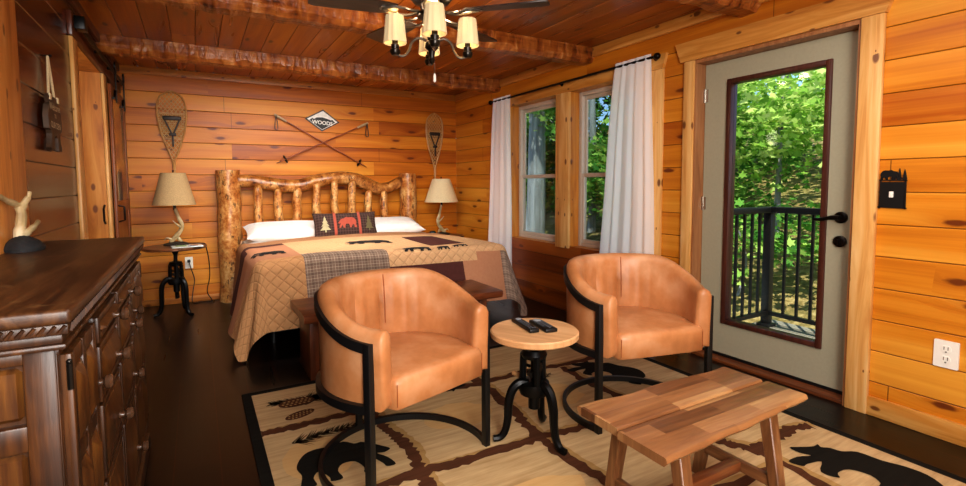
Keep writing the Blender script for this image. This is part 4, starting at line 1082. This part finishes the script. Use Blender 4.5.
def rp(poly, mi, dz=0):
    NS_[0] += .1; z = RZ+.0012+dz+NS_[0]*.00004; flatpoly(bm, poly, lambda u, v: (u, v, z), mi)
def strip(pts, w, mi, seed, dz=0, rag=.25):
    P = cr([(x, y, 0) for x, y in pts], 10); L, R_ = [], []; rnd = random.Random(seed)
    for i, p in enumerate(P):
        a = P[max(0, i-1)]; b = P[min(len(P)-1, i+1)]; d_ = (b-a).normalized(); n_ = Vector((-d_.y, d_.x, 0))
        wl = w*(1+rag*(rnd.random()-.5)*2)*.5; wr = w*(1+rag*(rnd.random()-.5)*2)*.5
        L.append(p+n_*wl); R_.append(p-n_*wr)
    NS_[0] += 1; z = RZ+.0012+dz+NS_[0]*.00004
    vl = [bm.verts.new((p.x, p.y, z)) for p in L]; vr = [bm.verts.new((p.x, p.y, z)) for p in R_]
    for i in range(len(L)-1):
        f = bm.faces.new((vl[i], vl[i+1], vr[i+1], vr[i])); f.material_index = mi
def branch(pts, w=.075, seed=1):
    strip([(x+.028, y+.012) for x, y in pts], w*1.05, 3, seed+50, 0, .2); strip(pts, w, 2, seed, .0006, .45)
br = [[(.24, 2.66), (.43, 2.66), (.66, 2.664), (.95, 2.66), (1.25, 2.70), (1.5, 2.66), (1.9, 2.68), (2.3, 2.65), (2.72, 2.68)],
      [(.80, 2.62), (.80, 2.45), (.825, 2.29), (.84, 2.13), (.81, 1.96), (.80, 1.80), (.83, 1.5), (.80, 1.2)],
      [(.26, 1.90), (.5, 1.93), (.81, 1.95), (1.05, 1.933), (1.40, 1.93), (1.6, 1.92), (1.81, 1.90), (2.15, 1.92), (2.45, 1.93), (2.72, 1.90)],
      [(1.50, 3.1), (1.52, 2.85), (1.52, 2.545), (1.483, 2.215), (1.442, 1.964), (1.44, 1.7), (1.47, 1.4), (1.45, 1.0)],
      [(2.14, 2.62), (2.12, 2.3), (2.14, 1.95), (2.18, 1.6), (2.19, 1.44), (2.25, 1.30), (2.22, .9)],
      [(2.21, 1.33), (2.40, 1.34), (2.60, 1.36), (2.72, 1.32)], [(.26, 1.22), (.8, 1.2), (1.4, 1.22), (2.2, 1.2)]]
for i, b_ in enumerate(br): branch(b_, .058, i)
# sandy patches
for cx_, cy_, a, b_, s_ in ((1.15, 1.55, .24, .12, 1), (1.78, 2.30, .22, .16, 2), (.45, 2.30, .16, .2, 3), (1.2, 2.35, .2, .14, 4)):
    rp([(cx_+a*math.cos(k*PI/10)*(1+.25*noise.noise(Vector((k*.7, s_, 0)))), cy_+b_*math.sin(k*PI/10)*(1+.25*noise.noise(Vector((k*.7, s_, 5))))) for k in range(20)], 5, -.0002)
def needles(cx_, cy_, ang, L, n, seed, mi=4, spread=.09):
    rnd = random.Random(seed); ca, sa = math.cos(ang), math.sin(ang)
    for i in range(n):
        t_ = rnd.random(); s_ = rnd.choice((-1, 1)); l = spread*(1-.6*t_)*rnd.uniform(.7, 1.2); a = ang+s_*rnd.uniform(.5, 1.0)
        x, y = cx_+ca*L*t_, cy_+sa*L*t_; dx, dy = math.cos(a)*l, math.sin(a)*l; w = .005
        z = RZ+.0016; nx, ny = -math.sin(a)*w, math.cos(a)*w
        f = bm.faces.new([bm.verts.new(q) for q in ((x-nx, y-ny, z), (x+nx, y+ny, z), (x+dx, y+dy, z))]); f.material_index = mi
def cone(cx_, cy_, a, b_, ang):
    ca, sa = math.cos(ang), math.sin(ang)
    pts = [(a*math.cos(k*PI/9), b_*math.sin(k*PI/9)) for k in range(18)]
    rp([(cx_+u*ca-v*sa, cy_+u*sa+v*ca) for u, v in pts], 2, .0006)
    for i in range(-3, 4):
        for j in range(-1, 2):
            u, v = i*a/4+(j % 2)*a/8, j*b_/2.2
            if (u/a)**2+(v/b_)**2 < .8:
                rp([(cx_+(u+q)*ca-(v+w)*sa, cy_+(u+q)*sa+(v+w)*ca) for q, w in ((-a*.09, 0), (0, b_*.16), (a*.09, 0), (0, -b_*.16))], 3, .001)
needles(.58, 2.95, 2.9, .26, 170, 1, spread=.10); needles(.50, 2.97, .1, .26, 170, 2, spread=.12); needles(.5, 2.9, 1.4, .1, 60, 4, spread=.10)
cone(.46, 2.96, .10, .06, .05); cone(.45, 2.79, .085, .042, .35)
needles(.36, 2.49, .12, .42, 120, 3, spread=.09)
needles(2.28, 1.50, .9, .28, 80, 5, spread=.10); needles(1.70, 2.50, .2, .3, 70, 6, spread=.08); needles(1.25, 3.05, .3, .25, 60, 7, spread=.1)
def rug_bear(cx_, cy_, w, h, ang, mir=1):
    ca, sa = math.cos(ang), math.sin(ang); SB = [(v_.x, v_.y) for v_ in cr([(a, b, 0) for a, b in BEAR], 3, True)]
    rp([(cx_+((a-.5)*w)*ca-(b_-.45)*h*mir*sa, cy_+((a-.5)*w)*sa+(b_-.45)*h*mir*ca) for a, b_ in SB], 1, .0018)
rug_bear(2.50, 1.0, .55, .33, math.radians(-72), 1)
rug_bear(.55, 2.22, .42, .33, math.radians(178), -1)
rug_bear(1.24, 2.78, .42, .26, math.radians(150), 1)
rug_bear(2.36, 2.42, .50, .30, math.radians(-60), 1)
rug_bear(.45, 1.5, .5, .34, 2.9, -1); rug_bear(1.75, .6, .5, .34, .2, 1)
rug = obj('rug', bm, RUGM, None, recalc=False); tag(rug, 'beige cabin rug with black bears and brown branches and a black border', 'rug')

# ------------------------------------------------------------------ remotes
def remote(label, x, y, z, rz, L, W, seed):
    r = thing('remote_control', label, 'remote control', (x, y, z), rz, 'remotes on the round side table')
    bm = B(); box(bm, (0, 0, .009), (W, L, .018), 0, None, .005, 2); obj('body', bm, M['matteblack'], r)
    bm = B(); rnd = random.Random(seed)
    for i in range(3):
        for j in range(8):
            if rnd.random() < .9: box(bm, ((i-1)*W*.27, (j-4)*L*.095, .019), (W*.16, L*.05, .004), 0, None, .0015, 1)
    obj('buttons', bm, simple('grey_buttons_%d' % seed, '4a4d52', .5, 0, .3), r)
    bm = B(); lathe(bm, [(.0, .02), (W*.32, .02), (W*.3, .022), (0, .022)], 18, (0, L*.34, 0)); obj('dial', bm, simple('dial_%d' % seed, '8d9298', .35), r)
remote('long black remote lying on the left of the round side table', 1.398, 2.0, .5625, -.17, .225, .05, 1)
remote('wider shorter black remote lying on the right on the round side table', 1.468, 1.945, .5625, -.16, .185, .064, 2)

# ------------------------------------------------------------------ wall decorations
def snowshoe(label, x, z0, z1, w):
    r = thing('snowshoe', label, 'snowshoe', (x, YB, z0), 0, 'snowshoes on the back wall')
    H = z1-z0
    def hw(v): return interp([0, .18, .36, .52, .68, .82, .92, .975, 1], [.012, .03, .24, .40, .485, .49, .40, .24, .0], v)*w
    N = 40; L = [(-hw(i/N), -.03, i/N*H) for i in range(N+1)]; R_ = [(hw(i/N), -.03, i/N*H) for i in range(N, -1, -1)]
    bm = B(); tube(bm, cr([L[i] for i in range(0, N+1, 2)]+[R_[i] for i in range(2, N+1, 2)], 3), .0095, 8)
    for v in (.44, .74): tube(bm, [(-hw(v), -.03, v*H), (hw(v), -.03, v*H)], .009, 6)
    obj('frame', bm, M['snow'], r)
    bm = B()
    for s in (-1, 1):
        k = -.6
        while k < 1.2:
            seg = []
            for i in range(60):
                v = .2+i/59*.8; xx = s*((v-.2)*H*.75-(k)*H*.5)
                if abs(xx) < hw(v) and v < .99: seg.append((xx, -.03, v*H))
                elif len(seg) > 1: tube(bm, [seg[0], seg[-1]], .0034, 4); seg = []
                else: seg = []
            if len(seg) > 1: tube(bm, [seg[0], seg[-1]], .0034, 4)
            k += .085
    for i in range(14):
        v = .46+i*.027
        if v < .74: tube(bm, [(-hw(v), -.031, v*H), (hw(v), -.031, v*H)], .0034, 4)
    obj('webbing', bm, M['web'], r)
    bm = B(); v = .64
    box(bm, (0, -.045, v*H+.04), (w*.62, .016, .042), 0, None, .01); box(bm, (-w*.14, -.045, v*H-.05), (.016, .012, .17), 0, Matrix.Rotation(-.38, 3, 'Y'), .004)
    box(bm, (w*.14, -.045, v*H-.05), (.016, .012, .17), 0, Matrix.Rotation(.38, 3, 'Y'), .004); box(bm, (0, -.047, v*H-.13), (w*.24, .014, .03), 0, None, .006); box(bm, (.0, -.046, v*H-.20), (.018, .012, .12), 0, None, .004)
    obj('binding', bm, M['strap'], r)
    bm = B(); tube(bm, [(0, 0, .88*H), (0, -.035, .885*H)], .006, 8); obj('hook', bm, M['black'], r)
M['snow'] = wood_mat('snowshoe_frame', 2, ('8a5a2c', 'b78547', 'cfa468'), .4); M['web'] = simple('rawhide', 'c2a06a', .6); M['strap'] = simple('dark_strap', '2b1b12', .5)
snowshoe('old wood framed snowshoe on the back wall above the left lamp', -.195, 1.37, 2.262, .27)
snowshoe('old wood framed snowshoe on the back wall above the right lamp', 2.835, 1.345, 2.222, .25)
def ski_pole(label, a, b, dy):
    r = thing('ski_pole', label, 'ski pole', (a[0], YB-dy, a[1]), 0, 'crossed ski poles over the bed', world=True)
    A = Vector((a[0], YB-dy, a[1])); Bp = Vector((b[0], YB-dy, b[1])); D = (Bp-A).normalized(); n = Vector((-D.z, 0, D.x))
    bm = B(); tube(bm, [A, Bp], .0085, 10); obj('shaft', bm, M['cane'], r)
    bm = B(); tube(bm, [A-D*.02, A+D*.005, A+D*.13], [.013, .016, .013], 10); obj('grip', bm, M['grip'], r)
    bm = B(); L = cr([A+Vector((0, -.012, 0)), A+Vector((-.012, -.014, -.07)), A+Vector((-.016, -.014, -.15)), A+Vector((.012, -.014, -.16)), A+Vector((.012, -.014, -.08)), A+Vector((0, -.012, 0))], 4); tube(bm, L, .007, 6, flat=(.022, .006)); obj('strap', bm, M['strap'], r)
    bm = B(); c = Bp-D*.06; P = [c+(n*math.cos(k*PI/9)+Vector((0, -1, 0))*math.sin(k*PI/9))*.045 for k in range(18)]
    P = [p+Vector((0, -.0, 0)) for p in P]
    P = [Vector((p.x, min(p.y, YB-.008), p.z)) for p in P]
    tube(bm, P, .006, 6, loop=True)
    for k in (0, 4, 9, 13): tube(bm, [c, P[k]], .005, 5)
    obj('basket', bm, M['black'], r)
    bm = B(); tube(bm, [Bp-D*.02, Bp+D*.05], [.008, .003], 8); obj('tip', bm, M['chrome'], r)
M['cane'] = wood_mat('bamboo_shaft', 0, ('6b2d12', '94481f', 'b0643a'), .4); M['grip'] = simple('pale_grip', 'b59b78', .6)
ski_pole('old ski pole leaning with its grip at the upper left over the bed', (.83, 2.07), (1.84, 1.515), .045)
ski_pole('old ski pole leaning with its grip at the upper right over the bed', (1.885, 2.03), (.86, 1.545), .075)
ds = thing('diamond_sign', 'black and white diamond WOODS sign on the wall above the ski poles', 'sign', (1.36, YB, 2.047), world=True)
cx, cz = 1.36, 2.047; tl = -.07
def mds(off): 
    return lambda u, v, w=0: (cx+u*math.cos(tl)-v*math.sin(tl), YB-off-w, cz+u*math.sin(tl)+v*math.cos(tl))
bm = B(); prism(bm, [(-.205, 0), (0, -.132), (.205, 0), (0, .132)], .004, .014, mds(0)); obj('plate', bm, simple('sign_dark', '201c1a', .4), ds)
bm = B(); flatpoly(bm, [(-.18, 0), (0, -.115), (.18, 0), (0, .115)], mds(.0148)); obj('white_field', bm, simple('sign_white', 'e4e2dc', .4), ds)
bm = B(); m_ = mds(.0156)
flatpoly(bm, [(-.155, -.012), (-.12, .016), (-.10, .006), (-.07, .028), (0, .036), (.07, .022), (.10, .012), (.115, .022), (.15, -.008), (0, -.108)], m_); obj('dark_scene', bm, simple('sign_black', '1f201f', .5), ds)
bm = B(); textmesh(bm, 'WOODS', .062, lambda x, y: mds(.0164)(x, y-.030), 0, bold=.0016)
for k in range(7): a = k*2*PI/7; flatpoly(bm, [(.012*math.cos(a+q)+.0*q, .065+.012*math.sin(a+q)) for q in (0, .3, .6)], mds(.0164))
obj('lettering', bm, simple('sign_letters', 'f0efea', .5), ds)

# ------------------------------------------------------------------ switch plate, outlets, cords
sp = thing('switch_plate', 'black bear and pine cut-out switch plate on the right wall beside the door', 'switch plate', (XR, 1.195, 1.22), world=True)
mpr = lambda y0, z0: (lambda u, v, w=0: (XR-w, y0+u, z0+v))
bm = B(); mp_ = mpr(1.195, 1.215)
prism(bm, [(-.05, -.078), (.05, -.078), (.05, .055), (-.05, .055)], .004, .012, mp_)
for p_ in ([(-.058, -.085), (-.052, -.085), (-.05, .07), (-.056, .07)], [(.052, -.085), (.058, -.085), (.056, .07), (.05, .07)], [(-.062, -.083), (.062, -.080), (.062, -.074), (-.062, -.077)], [(-.06, .060), (.06, .062), (.06, .068), (-.06, .066)]): prism(bm, p_, .004, .011, mp_)
prism(bm, [(.052-a*.095, .066+b*.062) for a, b in [(1-q[0], q[1]) for q in BEAR]], .004, .010, mpr(1.195, 1.215)) if False else None
prism(bm, [(.056-a*.085, .064+b*.058) for a, b in [(1-q[0], q[1]) for q in BEAR]], .004, .010, lambda u, v, w: (XR-w, 1.195+u, 1.215+v))
for cy_, hh in ((.0, .022), (-.026, .031), (-.048, .028)):
    prism(bm, [(cy_+u, .064+hh+v) for u, v in pine(0, .011, hh)], .004, .009, mp_)
obj('plate', bm, M['matteblack'], sp)
bm = B(); box(bm, (XR-.016, 1.197, 1.205), (.012, .018, .032), 0, None, .003); obj('toggle', bm, M['white'], sp)
M['slot'] = simple('outlet_slots', '7d776c', .6)
def outlet(label, mp, w, h):
    r = thing('wall_outlet', label, 'outlet', mp(0, 0, 0), world=True)
    bm = B(); prism(bm, [(-w/2, -h/2+.004), (-w/2+.004, -h/2), (w/2-.004, -h/2), (w/2, -h/2+.004), (w/2, h/2-.004), (w/2-.004, h/2), (-w/2+.004, h/2), (-w/2, h/2-.004)], .002, .010, mp); obj('plate', bm, M['white'], r)
    for s in (-1, 1):
        bm = B(); c0 = s*h*.19; prism(bm, [(w*.2*math.cos(k*PI/10), c0+h*.15*max(-.8, min(.8, math.sin(k*PI/10)))) for k in range(20)], .008, .0125, mp); so = obj('socket', bm, M['white'], r)
        bm = B()
        for q in (-1, 1): prism(bm, [(q*w*.08-.0015, c0-.004), (q*w*.08+.002, c0-.004), (q*w*.08+.002, c0+.012), (q*w*.08-.002, c0+.012)], .012, .013, mp)
        prism(bm, [(.004*math.cos(k*PI/5), c0-.014+.004*math.sin(k*PI/5)) for k in range(10)], .012, .013, mp); obj('slots', bm, M['slot'], so)
outlet('white wall outlet low on the right wall beside the door', lambda u, v, w=0: (XR-w, .947+u, .427+v), .095, .135)
outlet('white wall outlet on the back wall behind the left nightstand', lambda u, v, w=0: (-.10+u, YB-w, .435+v), .075, .125)
pl = thing('power_cord', 'black power cord plugged in behind the left nightstand', 'cord', (-.10, YB-.02, .42), world=True)
bm = B(); box(bm, (-.10, YB-.028, .455), (.03, .03, .03), 0, None, .005); obj('plug', bm, M['matteblack'], pl)
bm = B(); tube(bm, cr([(-.10, YB-.04, .45), (-.085, YB-.05, .38), (-.055, YB-.04, .25), (-.075, YB-.05, .12), (-.08, YB-.1, .012), (.0, YB-.12, .008), (.09, YB-.12, .01), (.10, YB-.12, .03), (.06, YB-.15, .13), (.09, YB-.2, .3), (.085, 5.85, .5), (.06, 5.76, .66), (.03, 5.72, .69), (-.10, 5.76, .695)], 5), .0045, 6); obj('cable', bm, M['matteblack'], pl)

# ------------------------------------------------------------------ ceiling fan
FX, FY = 1.25, 2.75
fan = thing('ceiling_fan', 'dark ceiling fan with four lit pleated shades and pull chain', 'ceiling fan', (FX, FY, ZC))
bm = B(); lathe(bm, [(0, 0), (.085, 0), (.09, -.02), (.11, -.035), (.13, -.06), (.13, -.12), (.105, -.15), (.07, -.165), (.06, -.20), (.085, -.215), (.085, -.235), (.05, -.25), (0, -.25)], 32, cap=False)
obj('motor_housing', bm, M['bronze'], fan)
bm = B(); lathe(bm, [(.045, -.25), (.05, -.27), (.03, -.30), (.024, -.37), (.036, -.385), (.04, -.41), (.02, -.43), (.014, -.47), (.02, -.48), (.014, -.495), (.004, -.505), (0, -.505)], 20, cap=False); obj('light_column', bm, M['steel'], fan)
BL = wood_mat('fan_blade', 0, ('1e120c', '33211a', '4a3327'), .4)
for k in range(5):
    a = math.radians(29+72*k); Rm = Matrix.Rotation(a, 3, 'Z') @ Matrix.Rotation(math.radians(9), 3, 'X')
    bm = B(); P = [(.21, -.05), (.30, -.064), (.55, -.074), (.66, -.074), (.69, -.06), (.69, .06), (.66, .074), (.55, .074), (.30, .064), (.21, .05)]
    prism(bm, P, -.004, .004, lambda u, v, w: Rm @ Vector((u, v, w))+Vector((0, 0, -.21))); obj('blade', bm, BL, fan)
    bm = B()
    for s in (-1, 1): tube(bm, [Rm @ Vector(q)+Vector((0, 0, -.21)) for q in cr([(.08, s*.008, .0), (.13, s*.03, -.012), (.18, s*.04, -.01), (.24, s*.03, -.006), (.29, s*.006, -.006)], 4)], .009, 6)
    prism(bm, [(.20, -.028), (.30, -.02), (.31, 0), (.30, .02), (.20, .028)], -.009, -.003, lambda u, v, w: Rm @ Vector((u, v, w))+Vector((0, 0, -.21)))
    obj('blade_bracket', bm, M['pewter'] if 'pewter' in M else M.setdefault('pewter', simple('pewter', '8d867c', .3, .9)), fan)
t = NT('pleated_shade'); o = t.sep(t.coords())
n_ = t.noise(t.coords(), 25, 2)
em = t.mix(n_, 'f6dfae', 'ffeccb'); t.val(t.b.inputs['Emission Color'], em); t.b.inputs['Emission Strength'].default_value = .16
SHD = t.fin('e8d4a6', .8)
for k in range(4):
    a = math.radians(250+90*k); c_, s_ = math.cos(a), math.sin(a); rr = .215
    P3 = lambda d_, z: (c_*d_, s_*d_, z)
    bm = B(); tube(bm, cr([P3(.03, -.37), P3(.075, -.355), P3(.115, -.38), P3(.135, -.43), P3(.165, -.462), P3(rr, -.455)], 6), .008, 8); ar = obj('light_arm', bm, M['pewter'], fan)
    bm = B(); lathe(bm, [(0, -.462), (.02, -.462), (.024, -.455), (.03, -.445), (.03, -.43), (.022, -.425), (.024, -.40), (.017, -.395), (.017, -.34), (0, -.34)], 16, P3(rr, 0)[:2]+(0,), cap=False); obj('socket', bm, M['steel'], ar)
    bm = B(); nn = 48; rings = []
    for z, r_ in ((-.392, .066), (-.235, .050)):
        rings.append([(c_*rr+(r_+.003*(q % 4 < 2))*math.cos(q*2*PI/nn), s_*rr+(r_+.003*(q % 4 < 2))*math.sin(q*2*PI/nn), z) for q in range(nn)])
    inner = [[(c_*rr+(r_-.002)*math.cos(q*2*PI/nn), s_*rr+(r_-.002)*math.sin(q*2*PI/nn), z) for q in range(nn)] for z, r_ in ((-.235, .050), (-.392, .066))]
    loft(bm, rings+inner, 0, True, False, True); obj('lamp_shade', bm, SHD, ar, 20)
    bm = B(); lathe(bm, [(0, -.345), (.012, -.34), (.018, -.31), (.014, -.28), (0, -.265)], 12, P3(rr, 0)[:2]+(0,), cap=False)
    if 'bulb' not in M:
        t = NT('lit_bulb'); t.val(t.b.inputs['Emission Color'], hexc('ffd9a0')); t.b.inputs['Emission Strength'].default_value = 8; M['bulb'] = t.fin('fff0d0', .4)
    obj('bulb', bm, M['bulb'], ar)
bm = B(); tube(bm, [(.012, -.01, -.50), (.012, -.01, -.505)], .004, 6)
for k in range(9): ball(bm, (.012, -.01, -.508-k*.006), .003, 0, (1, 1, 1), 6, 4)
pc = obj('pull_chain', bm, M['pewter'], fan)
bm = B(); lathe(bm, [(0, -.562), (.004, -.56), (.009, -.575), (.009, -.605), (.004, -.612), (0, -.613)], 12, (.012, -.01, 0), cap=False); obj('chain_fob', bm, M['white'], pc)

# ------------------------------------------------------------------ lights, world, camera
def light(name, typ, loc, energy, color=(1, 1, 1), size=1, size_y=None, aim=None, spread=None):
    l = bpy.data.lights.new(name, typ); l.energy = energy; l.color = color
    if typ == 'AREA':
        l.size = size
        if size_y: l.shape = 'RECTANGLE'; l.size_y = size_y
        if spread: l.spread = spread
    elif typ == 'SUN': l.angle = size
    else: l.shadow_soft_size = size
    o = bpy.data.objects.new(name, l); C.objects.link(o); o.location = loc
    if aim is not None: o.rotation_euler = (Vector(aim)-Vector(loc)).to_track_quat('-Z', 'Y').to_euler()
    return o
light('flash_bounce', 'AREA', (.1, -1.3, 2.2), 120, (1, .97, .92), 1.8, 1.0, (1.6, 3.6, .9))
light('flash_up', 'AREA', (.2, -1.0, 1.3), 75, (1, .97, .92), .8, .8, (.7, 4.0, 2.6))
light('ceiling_bounce', 'AREA', (1.5, .6, 2.30), 45, (1, .97, .92), 2.2, 2.2, (1.5, .6, 0))
light('room_bounce', 'AREA', (1.0, 3.95, 2.3), 40, (1, .96, .9), 1.8, .6, (1.1, 5.4, .6), 2.0)
for k in range(4):
    a = math.radians(250+90*k)
    light('bulb_light', 'POINT', (FX+.215*math.cos(a), FY+.215*math.sin(a), ZC-.21), 4.5, (1, .78, .5), .04)
light('passage_lamp', 'POINT', (XL-.55, 4.45, 1.95), 7, (1, .88, .66), .12)
light('sun', 'SUN', (0, -4, 14), 8, (1, .95, .82), .02, aim=(0+5, -4+4.5, 14-12))
w = bpy.data.worlds.new('sky'); bpy.context.scene.world = w; w.use_nodes = True
nt = w.node_tree; bgn = nt.nodes['Background']
sky = nt.nodes.new('ShaderNodeTexSky')
try:
    sky.sky_type = 'HOSEK_WILKIE'; sky.sun_direction = (-.35, -.35, .87); sky.turbidity = 3
except Exception: pass
nt.links.new(sky.outputs[0], bgn.inputs[0]); bgn.inputs[1].default_value = 7.5

cam = bpy.data.cameras.new('camera'); co = bpy.data.objects.new('camera', cam); C.objects.link(co)
f, cxp, cyp = 496.517, 476.51, 217.30; yaw, pitch, roll = .5127, .0676, -.0059
fw = Vector((math.sin(yaw)*math.cos(pitch), math.cos(yaw)*math.cos(pitch), -math.sin(pitch)))
rt = Vector((math.cos(yaw), -math.sin(yaw), 0)); up = rt.cross(fw)
r2 = rt*math.cos(roll)+up*math.sin(roll); u2 = -rt*math.sin(roll)+up*math.cos(roll)
mat = Matrix((r2, u2, -fw)).transposed().to_4x4(); mat.translation = (0, 0, 1.274)
co.matrix_world = mat
cam.sensor_fit = 'HORIZONTAL'; cam.sensor_width = 36; cam.lens = 36*f/966; cam.clip_start = .02
cam.shift_x = (483-cxp)/966; cam.shift_y = (cyp-243)/966
sc = bpy.context.scene; sc.camera = co
sc.view_settings.view_transform = 'Standard'; sc.view_settings.look = 'None'; sc.view_settings.exposure = 0.0; sc.view_settings.gamma = .88
sc.cycles.max_bounces = 8; sc.cycles.diffuse_bounces = 4; sc.cycles.transparent_max_bounces = 16
sc.cycles.use_denoising = True; sc.cycles.sample_clamp_indirect = 4
for o in WROOTS:
    if '_w' in o: del o['_w']
